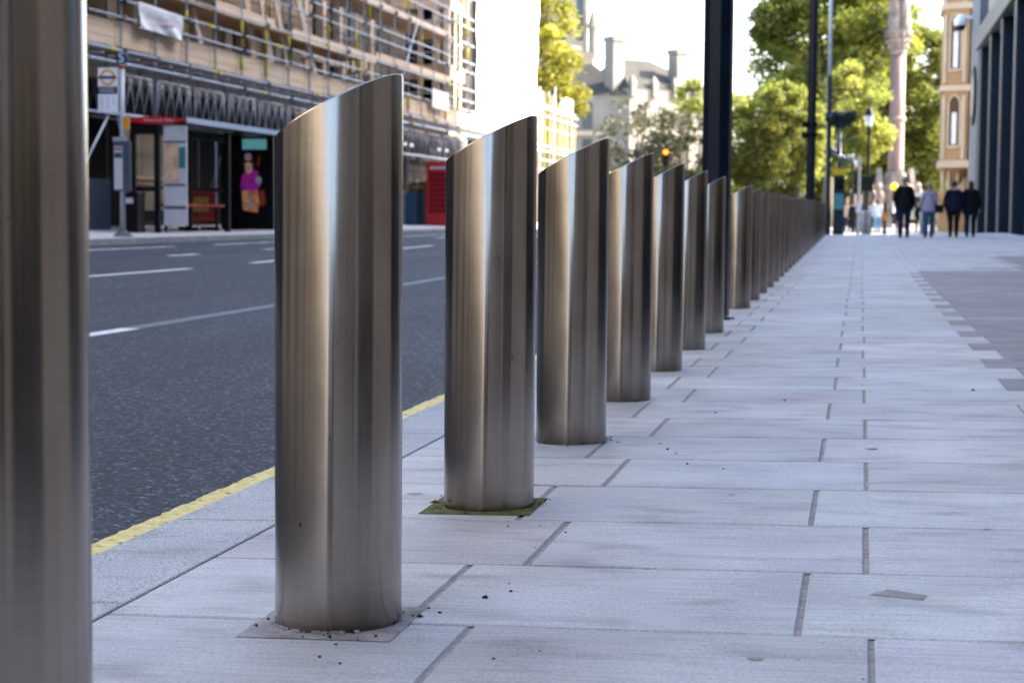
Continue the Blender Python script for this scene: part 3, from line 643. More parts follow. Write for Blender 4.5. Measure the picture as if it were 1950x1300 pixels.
def cabinet(x0, x1, y, h, mt, label, lid='grey_trim'):
    z = ff(x0); t = thing('street_cabinet', ((x0+x1)/2, y, z), label, 'cabinet'); b = MB(); b.box(x0, x1, y-.3, y+.3, z, z+h); bo = b.build('body', mt, t)
    b = MB(); b.box(x0-.03, x1+.03, y-.33, y+.33, z+h, z+h+.06); b.build('lid', lid, t)
    b = MB(); b.box(x0+.05, (x0+x1)/2-.01, y-.31, y-.301, z+.1, z+h-.08); b.box((x0+x1)/2+.01, x1-.05, y-.31, y-.301, z+.1, z+h-.08); b.build('door', mt, t)
cabinet(-16.75, -16.40, 64.2, 1.15, mat('grey_paint', (.12, .13, .19), .5), 'grey cabinet with a pale lid, left of the dark cabinet', 'stone_trim')
cabinet(-16.38, -16.02, 64.3, 1.2, 'navy_print', 'dark navy cabinet between the grey one and the phone box')
t = thing('planter', (-16.2, 65.2, ff(-16.2)), 'planter with orange flowers behind the street cabinets', 'planter')
b = MB(); b.box(-16.6, -15.85, 65.0, 65.5, ff(-16), 1.5); b.build('trough', 'hoarding', t)
b = MB()
for i in range(160):
    p = Vector((random.uniform(-16.65, -15.8), random.uniform(65, 65.5), random.uniform(1.5, 1.95))); b.ell(p, (.05, .05, .04), 5, 3)
b.build('foliage', 'plant', t)
b = MB()
for i in range(50):
    p = Vector((random.uniform(-16.65, -15.8), random.uniform(64.95, 65.5), random.uniform(1.6, 1.98))); b.ell(p, (.04, .04, .04), 5, 3)
b.build('flowers', 'flower_or', t)
# ------------------------------------------------------------------ right-hand buildings
FX = 4.62
t = thing('office_building', (FX, 60, .1), 'modern office front of navy metal piers and glass at the right edge', 'building')
b = MB(); b.box(5.25, 22, 46, 79, 0, 8.6); b.build('glazing', 'facade_glass', t)
b = MB(); b.box(4.95, 22, 46, 81.9, 8.6, 29); b.build('wall', 'clad_dark', t)
yy = 47.2
while yy < 77:
    b = MB(); b.box(FX+.03, 5.3, yy-.30, yy+.30, g(FX, yy)-.05, 7.6); p = b.build('pier', 'navy_fin', t)
    b = MB(); b.box(FX-.02, FX+.03, yy-.33, yy+.33, g(FX, yy)-.05, 7.6); b.build('edge_trim', 'grey_trim', p)
    for k in (1, 2, 3):
        b = MB(); b.box(5.12, 5.25, yy+.3+1.2*k, yy+.38+1.2*k, .1, 7.6); b.build('mullion', 'navy_fin', t)
    yy += 5.6
b = MB(); b.box(FX-.15, 5.3, 46, 76.5, 7.6, 8.2); b.build('canopy_beam', 'grey_trim', t)
b = MB(); b.box(FX, 5.3, 46, 76.5, 8.2, 8.6); b.build('fascia', 'navy_fin', t)
for k in (2.55, 5.1):
    b = MB(); b.box(5.15, 5.25, 46, 76, k, k+.14); b.build('transom', 'navy_fin', t)
for lv in range(5):
    for q in range(8):
        b = MB(); b.box(4.93, 4.95, 47+4.2*q, 50+4.2*q, 10+3.8*lv, 12.6+3.8*lv); b.build('window', 'win_dark', t)
b = MB(); b.box(FX, 5.3, 76.5, 82, -.1, 14); b.build('stone_end_pier', 'granite_pier', t)
t = thing('stone_fronted_block', (FX, 26, .1), 'stone fronted block on the right between the viewpoint and the office', 'building')
b = MB(); b.box(5.1, 22, 6.85, 45.95, -.1, 28); b.build('wall', 'clad_dark', t)
b = MB(); b.box(4.9, 5.1, 6.9, 15, .1, 20); b.build('dark_glazing', 'win_dark', t)
for q in range(9):
    y0 = 15.2+3.45*q
    b = MB(); b.box(FX+.05, 5.1, y0, y0+1.6, -.05, 26); b.build('pilaster', 'clad_dark' if q % 3 else 'warm_stone', t)
    for k in range(5):
        b = MB(); b.box(5.05, 5.1, y0+1.7, y0+3.3, .6+4.4*k, 3.8+4.4*k); b.build('window', 'terrace_glass' if q % 2 else 'win_dark', t)
t2 = thing('round_sign', (FX-.06, 78.7, 5.9), 'dark round disc fixed flat on the pale grey stone pier', 'sign')
b = MB(); b.tube((FX-.09, 78.7, 5.9), (FX-.003, 78.7, 5.9), 1.25, 28); b.build('disc', 'black_metal', t2)
b = MB(); b.tube((FX-.12, 78.7, 5.9), (FX-.095, 78.7, 5.9), .9, 24); b.build('centre', 'clad_dark', t2)
t2 = thing('security_camera', (FX-.3, 81.6, 9.2), 'white dome security camera on an arm from the stone pier', 'camera')
b = MB(); b.tube((FX-.003, 81.6, 9.5), (FX-.5, 81.6, 9.5), .06, 8); b.build('arm', 'white_plastic', t2)
b = MB(); b.lathe((FX-.5, 81.6, 9.15), [(.30, 0), (.30, .25), (.18, .42), (.05, .5)], 14); b.build('housing', 'white_plastic', t2, smooth=True)
b = MB(); b.ell((FX-.5, 81.6, 9.13), (.22, .22, .22), 12, 8); b.build('dome', 'black_metal', t2, smooth=True)
# building behind the camera on the right, seen mirrored in the steel
t = thing('stone_clad_building', (FX, -30, .1), 'brown grey stone building on the right behind the viewpoint', 'building')
b = MB(); b.box(5.3, 24, -90, 6.8, -.1, 27); b.build('wall', 'clad_dark', t)
b = MB(); b.box(FX, 5.3, 1.95, 6.8, -.05, 23); b.build('stone_flank', 'clad_dark', t)
b = MB(); b.box(5.2, 5.3, -2.3, 1.95, .1, 23); b.build('dark_glazing', 'win_dark', t)
y = -3.4; k = 0
while y > -85:
    wd = (1.1, .35, .8, .35)[k % 4]
    b = MB(); b.box(FX+.05, 5.3, y, y+wd, -.05, 23); b.build('pilaster', ('clad_dark', 'warm_stone', 'clad_dark', 'warm_stone')[k % 4], t)
    b = MB(); b.box(5.2, 5.3, y-1.6, y, .5, 22); b.build('window', 'win_dark', t)
    y -= wd+(1.7, 1.2)[k % 2]; k += 1
# left terrace running back behind the viewpoint
t = thing('terrace_building', (-17.2, -20, .3), 'warm stone terrace across the road, behind the first bollard', 'building')
b = MB(); b.box(-32, -17.6, -120, 33.2, 0, 19); b.build('wall', 'warm_stone', t)
b = MB(); b.box(-17.6, -17.1, -120, 33.2, 18.2, 19.3); b.build('cornice', 'stone_trim', t)
b = MB(); b.box(-17.6, -17.35, -120, 33.2, 4.2, 4.8); b.build('string_course', 'stone_trim', t)
b = MB(); b.box(-17.6, -17.3, 9, 33.1, .3, 9); b.build('mirror_dark_panel', 'win_dark', t)  # dark panel added out of view to darken the bollards' mirrored left edges
for q in range(24):
    for k in range(4):
        b = MB(); b.box(-17.6, -17.56, -116+6.2*q, -113+6.2*q, 1.0+4.3*k, 3.7+4.3*k); b.build('window', 'terrace_glass', t)
# unseen blocks added to narrow the sky stripe mirrored in the bollards
t = thing('mirror_block_right', (14, -150, 0), 'dark block added far behind the viewpoint to narrow the mirrored sky', 'building')
b = MB(); b.box(3.2, 40, -170, -130, -.5, 34); b.build('wall', 'clad_dark', t)
b = MB()
for k in range(8): b.box(3.2, 40, -129.99, -129.9, 2+4*k, 4.2+4*k)
b.build('window_band', 'win_dark', t)

t = thing('mirror_block_left', (-20, -140, 0), 'pale block added far behind the viewpoint to narrow the mirrored sky', 'building')  # unseen block added so only a narrow sky gap is mirrored
b = MB(); b.box(-60, -6.2, -160, -124, -.5, 30); b.build('wall', 'warm_stone', t)
b = MB()
for k in range(7): b.box(-60, -6.2, -123.99, -123.9, 2+4*k, 4+4*k)
b.build('window_band', 'terrace_glass', t)
# ------------------------------------------------------------------ building under work, left
WX = -18.6
t = thing('stone_building', (WX, 50, .3), 'cream stone building with dark openings behind the scaffolding', 'building')
b = MB(); b.box(-30, -19.9, 33.3, 104, 0, 14); b.build('interior', 'brown_int', t)
b = MB(); b.box(-21.5, -18.45, 33.3, 100, .3, 4.0); b.build('shade_box', 'dark_void', t)  # near-black box painted as the shade under the gantry
y = 33.6; i = 0
while y < 57.5:
    b = MB(); wd = (.55, .9, .5, 1.1)[i % 4]; b.box(WX-.5, WX, y, y+wd, 4.2, 14); b.build('pier', 'cream_stone' if i % 3 else 'timber2', t)
    y += wd+(1.5, 1.15, 1.7)[i % 3]; i += 1
for z0, z1 in ((4.0, 4.55), (6.9, 7.5), (10.2, 10.9)):
    b = MB(); b.box(WX-.45, WX+.06, 33.3, 57.4, z0, z1); b.build('floor_band', 'cream_stone', t)
# recess wall and projecting bay with its flank towards the viewer
for z0, z1 in ((4.0, 4.7), (6.3, 6.85), (9.0, 9.6), (12, 12.6)):
    b = MB(); b.box(-19.85, -19.6, 57.4, 73, z0, z1); b.build('floor_band', 'cream_stone', t)
y = 57.6
while y < 72.5:
    b = MB(); b.box(-19.9, -19.62, y, y+.8, 4.7, 14); b.build('pier', 'cream_stone', t); y += 2.2
b = MB(); b.box(-19.9, -16.95, 73.4, 76.4, 4.0, 14); b.build('bay_core', 'dark_void', t)
for z0, z1 in ((4.0, 4.9), (6.35, 6.95), (9.25, 9.9), (12, 12.6)):
    b = MB(); b.box(-19.92, -16.9, 73.05, 76.45, z0, z1); b.build('bay_floor_band', 'cream_stone', t)
for x0, x1, mt in ((-19.9, -18.85, 'cream_stone'), (-18.25, -18.08, 'timber'), (-17.62, -17.3, 'timber'), (-17.18, -16.9, 'pale_panel')):
    b = MB(); b.box(x0, x1, 73.1, 73.4, 4.9, 14); b.build('bay_pier', mt, t)
for y0, y1 in ((74.0, 74.35), (75.0, 75.3), (76.0, 76.42)):
    b = MB(); b.box(-16.95, -16.88, y0, y1, 4.9, 14); b.build('bay_pier', 'cream_stone', t)

# ------------------------------------------------------------------ scaffolding
SX = -16.5; rs = random.Random(11)
t = thing('scaffolding', (SX, 60, .3), 'long tube scaffolding with timber boards across the road', 'scaffolding')
def tb(a, b_, r=.026, name='tube', mt='tube', par=None, n=6):
    q = MB(); q.tube(a, b_, r, n); return q.build(name, mt, par or t, smooth=True)
ups = [34.4+2.02*k for k in range(35)]
for i, y in enumerate(ups):
    h = 14 if y < 76 else (4.6 if y < 91 else 7.2+rs.uniform(-.5, .6))
    tb((SX, y, ff(SX)), (SX, y, h), .028, 'upright')
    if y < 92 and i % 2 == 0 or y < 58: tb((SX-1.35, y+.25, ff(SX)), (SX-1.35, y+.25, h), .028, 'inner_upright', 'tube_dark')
for y in (47.9, 52.7, 56.9, 58.0, 58.7, 59.3, 59.9, 60.4, 60.9, 61.5, 62.1, 62.8): tb((SX-.2-rs.random(), y, 4), (SX-.2-rs.random(), y, 14), .03, 'standard')
for z_, r, ye in ((4.10, .045, 104), (4.38, .045, 104), (5.13, .03, 76), (5.52, .03, 76), (6.0, .028, 76), (6.75, .028, 76), (7.15, .028, 76), (7.9, .03, 76), (8.6, .028, 76), (9.0, .028, 76), (9.9, .03, 76), (10.6, .028, 76), (2.95, .03, 76), (5.3, .028, 104), (6.5, .028, 104)):
    y0 = 34 if ye != 104 or z_ < 4.5 else 91
    tb((SX+.05, y0, z_), (SX+.05, ye, z_), r, 'ledger')
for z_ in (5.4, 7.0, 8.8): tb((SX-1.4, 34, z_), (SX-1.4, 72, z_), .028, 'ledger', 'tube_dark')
for y in (62.4,): tb((SX+.04, y, 4.5), (SX+.04, y+3.6, 8.0), .026, 'brace')
# face tubes over the bay flank
for x in (-19.2, -18.55, -17.85, -17.2, -16.6): tb((x, 72.0, 4.4), (x, 72.0, 14), .03, 'bay_upright')
for z_ in (5.3, 5.7, 7.35, 7.75, 8.55, 8.62, 10.3): tb((-19.7, 71.95, z_), (-16.3, 71.95, z_), .03, 'bay_ledger')
tb((-17.9, 71.9, 8.5), (-16.5, 74, 7.7), .03, 'brace')
# decks
for z0, y0, y1, mt in ((4.44, 34, 91, 'timber2'), (5.98, 34, 60, 'timber2'), (7.86, 34, 72, 'timber2'), (9.86, 34, 72, 'timber2')):
    q = MB()
    for k in range(5): q.box(SX-1.3+.24*k, SX-1.3+.24*k+.22, y0, y1, z0, z0+.04)
    q.build('deck', mt, t)
q = MB()
for i in range(58): q.tube((SX+.12, 34.2+i*1.0, 4.25), (SX-1.9, 34.2+i*1.0, 4.25), .026, 5)
q = q.build('transoms', 'tube', t); q['kind'] = 'stuff'
q = MB()
for i in range(150):
    y = rs.choice(ups[:22]); z_ = rs.choice((4.10, 4.38, 5.13, 5.52, 6.0, 6.75, 7.15, 7.9)); q.box(SX+.0, SX+.11, y-.06, y+.06, z_-.06, z_+.06)
q = q.build('couplers', 'tube_dark', t); q['kind'] = 'stuff'
# timber side boards
y = 34.2; i = 0
while y < 75.5:
    L = 2.0; z0 = 4.48+rs.uniform(-.01, .01); n3 = 3
    q = MB()
    for k in range(n3): q.box(SX-.09+rs.uniform(-.006, .006), SX-.05, y+.02, y+L-.015, z0+.19*k, z0+.19*k+.182)
    q.build('side_boards', ('timber', 'timber', 'timber', 'timber', 'timber3')[rs.randrange(5)], t)
    y += L; i += 1
for y0, y1, z0, z1 in ((44.8, 49.6, 5.98, 6.28), (51.2, 60.5, 5.9, 6.2), (36, 40.6, 6.0, 6.25), (49, 72, 7.88, 8.12), (60.5, 72, 6.1, 6.35), (58, 76, 9.9, 10.1)):
    q = MB(); q.box(SX-.12, SX-.08, y0, y1, z0, z1); q.build('toe_board', 'timber', t)
for k in range(7):
    q = MB(); y = 76.2+2.1*k; q.box(SX-.08, SX-.04, y, y+2.05, 4.45, 5.05); q.build('side_boards', 'timber', t)
# yellow foam sleeves
for i in range(26):
    y = ups[rs.randrange(0, 21)]; z_ = rs.choice((4.6, 5.2, 6.3, 7.2, 8.2)); q = MB(); q.tube((SX, y, z_), (SX, y, z_+rs.uniform(.3, .9)), .042, 8); q.build('foam_sleeve', 'yellow_foam', t, smooth=True)
for i in range(26):
    y = rs.uniform(36, 76); z_ = rs.choice((4.10, 4.38, 4.38, 5.13, 5.52, 6.0)); q = MB(); q.tube((SX+.05, y, z_), (SX+.05, y+rs.uniform(.25, .6), z_), .056 if z_ < 5 else .042, 8); q.build('foam_sleeve', 'yellow_foam', t, smooth=True)
for x, z_ in ((-19.2, 7.9), (-17.85, 6.9), (-18.55, 9.2), (-16.6, 5.4), (-17.2, 7.2)):
    q = MB(); q.tube((x, 72, z_), (x, 72, z_+.9), .045, 8); q.build('foam_sleeve', 'yellow_foam', t)
for y, z_ in ((58.1, 5.2), (58.8, 7.1), (59.4, 6.1), (60.0, 7.4), (60.6, 5.6), (61.2, 6.7), (61.8, 7.6), (62.5, 5.3)):
    x = SX-rs.random()*.8; tb((x, y, 4), (x, y, 13), .032, 'standard'); q = MB(); q.tube((x, y, z_), (x, y, z_+.8), .048, 8); q.build('foam_sleeve', 'yellow_foam', t, smooth=True)
for z_ in (4.9, 5.3, 5.9, 6.5, 7.3): tb((SX+.02, 57.8, z_), (SX-2.6, 58.4, z_+.02), .028, 'cross_tube')
# lattice beams of the gantry
def lattice(y0, L, x, mt):
    q = MB(); z0, z1 = 2.98, 3.86; r = .015
    q.tube((x, y0+.12, z1), (x, y0+L-.12, z1), .03, 6); q.tube((x, y0, z0), (x, y0+L, z0), .03, 6)
    q.tube((x, y0, z0), (x, y0+.12, z1), .026, 6); q.tube((x, y0+L, z0), (x, y0+L-.12, z1), .026, 6)
    n = 4
    for k in range(n):
        a = y0+L*k/n; c = y0+L*(k+1)/n
        q.tube((x, a, z0), (x, (a+c)/2+.1, z1), r, 5); q.tube((x, (a+c)/2+.1, z1), (x, c, z0), r, 5)
        q.tube((x+.05, a+.1, z1), (x+.05, c-.05, z0), r*.8, 5)
    q.build('lattice_beam', mt, t, smooth=True)
k = 0; y = 38.0
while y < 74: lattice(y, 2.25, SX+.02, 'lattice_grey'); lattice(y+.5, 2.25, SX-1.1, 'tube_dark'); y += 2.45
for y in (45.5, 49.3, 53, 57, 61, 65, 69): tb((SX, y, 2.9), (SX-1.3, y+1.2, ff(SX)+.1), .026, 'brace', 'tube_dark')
tb((SX, 36.0, 1.4), (SX, 37.7, 2.9), .028, 'brace'); tb((SX, 39.6, .6), (SX, 38.2, 2.9), .028, 'brace')
for y in (63.6, 64.6, 69.0, 70.3):
    q = MB(); q.tube((SX+.12, y, 3.30), (SX+.2, y-.03, 3.28), .06, 12); q.build('floodlight', 'floodlight', t)
# sheeted tall part, in sun
t = thing('sheeted_scaffold', (SX, 84, .3), 'tall white sheeted scaffold glaring in the sun', 'scaffolding')
q = MB(); vs = []; NY, NZ = 46, 20
for j in range(NZ+1):
    for i in range(NY+1):
        yy_, zz_ = 76.2+15.0*i/NY, 4.9+12.1*j/NZ
        vs.append((SX+.06+.05*math.sin(i*.9+j*.35)+.03*math.sin(j*1.7+i*.2), yy_, zz_))
q.add(vs, [(j*(NY+1)+i, j*(NY+1)+i+1, (j+1)*(NY+1)+i+1, (j+1)*(NY+1)+i) for j in range(NZ) for i in range(NY)])
q.box(SX-3.4, SX-.2, 76.6, 91.2, 4.9, 17); q.build('sheeting', 'white_sheet', t, smooth=False)
for k, (a, c) in enumerate(((78.4, 80.2), (82.6, 84.0), (79, 80.1), (83.2, 84.6), (88.6, 89.4))):
    q = MB(); q.box(SX+.14, SX+.17, a, c, (5.9, 5.75, 5.3, 5.25, 5.6)[k], (6.05, 5.85, 5.42, 5.36, 6.0)[k]); q.build('dark_strap', 'tube_dark', t)
# low far scaffold, sunlit boards
t = thing('low_scaffold', (SX, 98, .3), 'low sunlit scaffold of yellowish boards past the white sheeting', 'scaffolding')
q = MB(); q.box(SX-3, SX-.2, 91.4, 104, 4.2, 5.4); q.build('boarding', 'yellow_board', t)
q = MB(); q.box(SX-3, SX-.3, 91.4, 104, .3, 2.6); q.build('boarding', 'yellow_board', t)
for k in range(9):
    y = 91.9+1.45*k; q = MB(); q.box(SX-.1, SX+.1, y-.09, y+.09, .35, 7.3-.12*k+rs.uniform(-.25, .25)); q.build('post', 'yellow_board' if k % 3 else 'timber3', t)
for z_ in (3.1, 3.6, 5.9, 6.3):
    q = MB(); q.tube((SX+.14, 91.5, z_), (SX+.14, 104, z_), .05, 6); q.build('rail', 'tube', t)
q = MB(); q.box(SX-.35, SX-.12, 101.2, 103.8, .35, 7.4); q.build('end_sheet', 'timber3', t)

# banner, notice, leaning boards, hoarding
t = thing('banner', (SX+.12, 40.4, 5.3), 'crumpled white banner tied to the scaffold rails, faint grey and red words', 'banner')
q = MB(); NY, NZ = 26, 12; vs = []
for j in range(NZ+1):
    for i in range(NY+1):
        u, v = i/NY, j/NZ; sag = .10*math.sin(math.pi*u)*(1-v)
        vs.append((SX+.13+.035*math.sin(u*9+v*5)*(1-v)+.03*math.sin(v*8+u*16)*(1-v)**2, 39.15+2.72*u+.04*math.sin(v*3), 4.97+.62*v+sag*.4-.05*u))
q.add(vs, [(j*(NY+1)+i, j*(NY+1)+i+1, (j+1)*(NY+1)+i+1, (j+1)*(NY+1)+i) for j in range(NZ) for i in range(NY)])
q.build('cloth', 'banner', t, smooth=True)
q = MB()
for rr, (z_, a, c) in enumerate(((5.46, 39.35, 41.2), (5.38, 39.6, 41.4))):
    y = a
    while y < c: wd = rs.uniform(.08, .22); q.box(SX+.175, SX+.18, y, y+wd, z_-.022-.02*(y-39), z_+.022-.02*(y-39)); y += wd+.05
q.build('lettering', 'ink_grey', t)
q = MB(); y = 40.1
while y < 41.2: wd = rs.uniform(.1, .25); q.box(SX+.175, SX+.18, y, y+wd, 5.235-.02*(y-39), 5.285-.02*(y-39)); y += wd+.04
q.build('red_lettering', 'ink_red', t)
t = thing('notice_board', (SX+.2, 69, 5.2), 'square white notice board fixed on the far scaffolding', 'sign')
q = MB(); q.box(SX+.16, SX+.19, 67.75, 70.45, 4.86, 5.58); q.build('board', 'white_plastic', t)
q = MB()
for k, (a, c) in enumerate(((68, 69.6), (68.1, 69.2), (69, 70))): q.box(SX+.195, SX+.2, a, c, 5.42-.16*k, 5.46-.16*k)
q.build('lettering', 'ink_grey', t)
for lb, x, (ya, za), (yb, zb), wd, mt in (('brown leaning plank left of the pale one near the banner', -17.0, (43.0, 6.4), (44.0, 4.95), .30, 'timber2'), ('pale leaning plank just right of the banner', -16.85, (43.6, 6.5), (44.5, 4.95), .26, 'pale_panel'),
        ('broad pale leaning plank above the lit advert', -16.95, (49.3, 7.4), (50.4, 4.95), .55, 'pale_panel'), ('tan leaning plank left of the broad pale one', -17.1, (48.5, 7.3), (49.3, 4.95), .45, 'timber'), ('narrow pale leaning plank right of the broad pale one', -16.9, (50.3, 7.4), (51.9, 4.95), .34, 'pale_panel'),
        ('pale leaning plank farthest right, over the tip of the largest bollard', -16.9, (52.7, 7.3), (54.6, 4.95), .5, 'pale_panel'), ('yellowish leaning plank in the dark opening', -17.2, (51.3, 7.4), (53.0, 5.0), .28, 'timber')):
    q = MB(); q.add([(x, ya-wd/2, za), (x, ya+wd/2, za), (x, yb+wd/2, zb), (x, yb-wd/2, zb), (x-.06, ya-wd/2, za), (x-.06, ya+wd/2, za), (x-.06, yb+wd/2, zb), (x-.06, yb-wd/2, zb)], [(0, 1, 2, 3), (7, 6, 5, 4), (0, 4, 5, 1), (1, 5, 6, 2), (2, 6, 7, 3), (3, 7, 4, 0)])
    tag(q.build('leaning_plank', mt), lb, 'plank', 'planks leaning in the scaffolding')
q = MB(); q.box(-16.75, -16.68, 34, 38.2, .3, 1.5); tag(q.build('hoarding', 'hoarding'), 'blue grey site hoarding at far left beside the red barriers', 'hoarding')
t = thing('site_boarding', (-17.0, 40, .3), 'tan boarding seen through the end of the bus shelter', 'boarding')
q = MB(); q.box(-17.15, -17.1, 40.0, 43.2, .8, 2.75); q.build('board', 'tan_board', t)
q = MB(); q.box(-17.1, -17.07, 40.0, 43.2, 1.55, 1.62); q.build('rail', 'timber2', t)

# ------------------------------------------------------------------ far stone buildings
t = thing('gabled_stone_building', (-24, 205, 0), 'pale gothic stone building with slate roofs and two tall chimneys', 'building')
A = Vector((-25.6, 200)); d = Vector((.7, .714)).normalized(); nn = Vector((-d.y, d.x))
def Lp(u, v, z): p = A+d*u+nn*v; return (p.x, p.y, z)
def obox(q, u0, u1, v0, v1, z0, z1, mi=0): q.add([Lp(u, v, z) for z in (z0, z1) for v in (v0, v1) for u in (u0, u1)], [(0, 2, 3, 1), (4, 5, 7, 6), (0, 1, 5, 4), (2, 6, 7, 3), (0, 4, 6, 2), (1, 3, 7, 5)], mi)
q = MB(); obox(q, 0, 12.5, 0, 11, -.5, 14.9); q.build('wall', 'stone_white', t)
q = MB(); q.add([Lp(-.1, -.1, 14.9), Lp(12.6, -.1, 14.9), Lp(12.6, 11, 14.9), Lp(-.1, 11, 14.9), Lp(2.4, 5.5, 18.6), Lp(7.2, 5.5, 18.6)], [(0, 1, 5, 4), (1, 2, 5), (2, 3, 4, 5), (3, 0, 4)]); rf = q.build('roof', 'roof_slate', t)
q = MB(); q.box(-44, -25.7, 200.2, 212, -.5, 14.1); q.build('wing_wall', 'stone_white', t)
q = MB(); q.add([(-44, 200.1, 14.1), (-25.65, 200.1, 14.1), (-25.65, 212, 14.1), (-44, 212, 14.1), (-40, 205.5, 18.0), (-30.6, 205.5, 18.0)], [(0, 1, 5, 4), (1, 2, 5), (2, 3, 4, 5), (3, 0, 4)]); rf2 = q.build('wing_roof', 'roof_slate', t)
def chim(x, y, z0, z1, par):
    M4 = Matrix.Translation((x, y, 0)) @ Matrix.Rotation(R_(48), 4, 'Z'); q = MB(); q.box(-.8, .8, -.8, .8, z0, z1-.5, M4=M4); q.box(-.95, .95, -.95, .95, z1-.5, z1-.15, M4=M4); q.box(-.85, .85, -.85, .85, z1-.15, z1, M4=M4); q.build('chimney', 'stone_white', par)
chim(-27.6, 201.8, 12, 20.7, rf); chim(-20.9, 206.5, 12, 19.6, rf); chim(-33, 204, 12, 19.9, rf2)
for u in (.1, 3.2, 6.2, 9.2, 11.8):
    q = MB(); obox(q, u, u+.7, -.3, .5, 14.0, 15.5); q.add([Lp(u-.05, -.35, 15.5), Lp(u+.75, -.35, 15.5), Lp(u+.75, .55, 15.5), Lp(u-.05, .55, 15.5), Lp(u+.35, .1, 16.4)], [(0, 1, 4), (1, 2, 4), (2, 3, 4), (3, 0, 4)]); q.build('pinnacle', 'stone_white', t)
for k in range(3):
    for u in (1.2, 4.2, 7.2, 10.2):
        q = MB(); obox(q, u, u+1.1, -.06, -.01, 2.5+4*k, 5+4*k); q.build('window', 'win_dark', t)
for k in range(3):
    for x in (-32.8, -30.9):
        q = MB(); q.box(x, x+1.1, 200.12, 200.19, 2.4+4*k, 5.2+4*k); q.build('window', 'win_dark', t)
q = MB(); q.box(-44, -28.4, 199.9, 200.15, 9.6, 10.1); q.build('string_course', 'stone_trim', t)
t = thing('church_tower', (-43, 262, 0), 'sunlit white stone church tower partly hidden by the yellow tree', 'tower')
q = MB(); q.box(-48, -38.6, 260, 270, -.5, 24); q.box(-47.3, -39.6, 260.4, 270, 24, 46); q.build('wall', 'stone_trim', t)
for x in (-46.4, -43.8, -41.2):
    q = MB(); q.box(x, x+1.0, 260.3, 260.39, 26, 32); q.build('window', 'win_dark', t)
for z_ in (23.6, 33.5):
    q = MB(); q.box(-48.3, -38.3, 259.8, 270, z_, z_+.8); q.build('cornice', 'stone_trim', t)
for x in (-38.8, -47.9):
    q = MB(); q.lathe((x, 260, 24.4), [(.6, 0), (.6, 3.2), (.8, 3.4), (.05, 6.5)], 8); q.build('pinnacle', 'stone_white', t)
# low wall with pinnacles beyond the trees
t = thing('pinnacled_wall', (-14, 168, 0), 'pale stone wall with pinnacles beyond the trees', 'wall')
q = MB(); q.box(-30, -3.2, 168, 168.6, -.5, 3.1); q.build('wall', 'stone_white', t)
for i, x in enumerate([-8.0, -6.6, -5.3, -4.0]+[-10.5-2.2*k for k in range(8)]):
    q = MB(); q.box(x-.28, x+.28, 167.7, 168.8, -.5, 4.3); q.add([(x-.35, 167.6, 4.3), (x+.35, 167.6, 4.3), (x+.35, 168.9, 4.3), (x-.35, 168.9, 4.3), (x, 168.2, 6.0)], [(0, 1, 4), (1, 2, 4), (2, 3, 4), (3, 0, 4)]); q.build('pinnacle', 'stone_white', t)
t = thing('low_stone_building', (5, 192, 0), 'low grey stone building behind the monument', 'building')
q = MB(); q.box(-2.5, 16, 190, 198, -.5, 4.2); q.build('wall', 'stone_trim', t)
q = MB(); q.add([(-3, 189.6, 4.2), (16, 189.6, 4.2), (16, 198, 4.2), (-3, 198, 4.2), (-1, 194, 6.2), (16, 194, 6.2)], [(0, 1, 5, 4), (1, 2, 5), (2, 3, 4, 5), (3, 0, 4)]); q.build('roof', 'roof_slate', t)
for k in range(7):
    q = MB(); q.box(-1.8+2.4*k, -.5+2.4*k, 189.9, 189.99, .2, 3.1); q.build('arch', 'dark_void', t)
# honey gothic bay
def arch(x0, x1, z0, z1, n=6):
    c = (x0+x1)/2; w2 = (x1-x0)/2; h = w2*1.5; L = [(x0, z0), (x1, z0), (x1, z1-h)]
    L += [(c+w2*(1-(i/n)**1.6), z1-h+h*(i/n)**.75) for i in range(1, n)]+[(c, z1)]+[(c-w2*(1-(i/n)**1.6), z1-h+h*(i/n)**.75) for i in range(n-1, 0, -1)]+[(x0, z1-h)]
    return L
t = thing('gothic_oriel_building', (5, 101, 0), 'honey stone gothic oriel bay with pointed windows, left of the grey pier', 'building')
q = MB(); q.box(5.6, 20, 99.5, 112, -.3, 19); q.build('wall', 'stone_beige', t)
q = MB(); q.add([(x, y, z) for z in (3.5, 16) for x, y in ((4.20, 100.2), (5.5, 99.6), (5.7, 101), (5.7, 104), (4.25, 104))], [(0, 1, 2, 3, 4), (9, 8, 7, 6, 5)]+[(i, (i+1) % 5, 5+(i+1) % 5, 5+i) for i in range(5)]); ori = q.build('oriel', 'stone_beige', t)
for z0, z1 in ((3.45, 3.85), (7.55, 7.85), (11.9, 12.25)):
    q = MB(); q.add([(x, y, z) for z in (z0, z1) for x, y in ((4.05, 100.1), (5.6, 99.38), (5.9, 101), (5.9, 104), (4.1, 104))], [(0, 1, 2, 3, 4), (9, 8, 7, 6, 5)]+[(i, (i+1) % 5, 5+(i+1) % 5, 5+i) for i in range(5)]); q.build('string_course', 'stone_trim', t)
MO = Matrix.Translation((4.20, 100.2, 0)) @ Matrix.Rotation(math.atan2(-.6, 1.3), 4, 'Z')
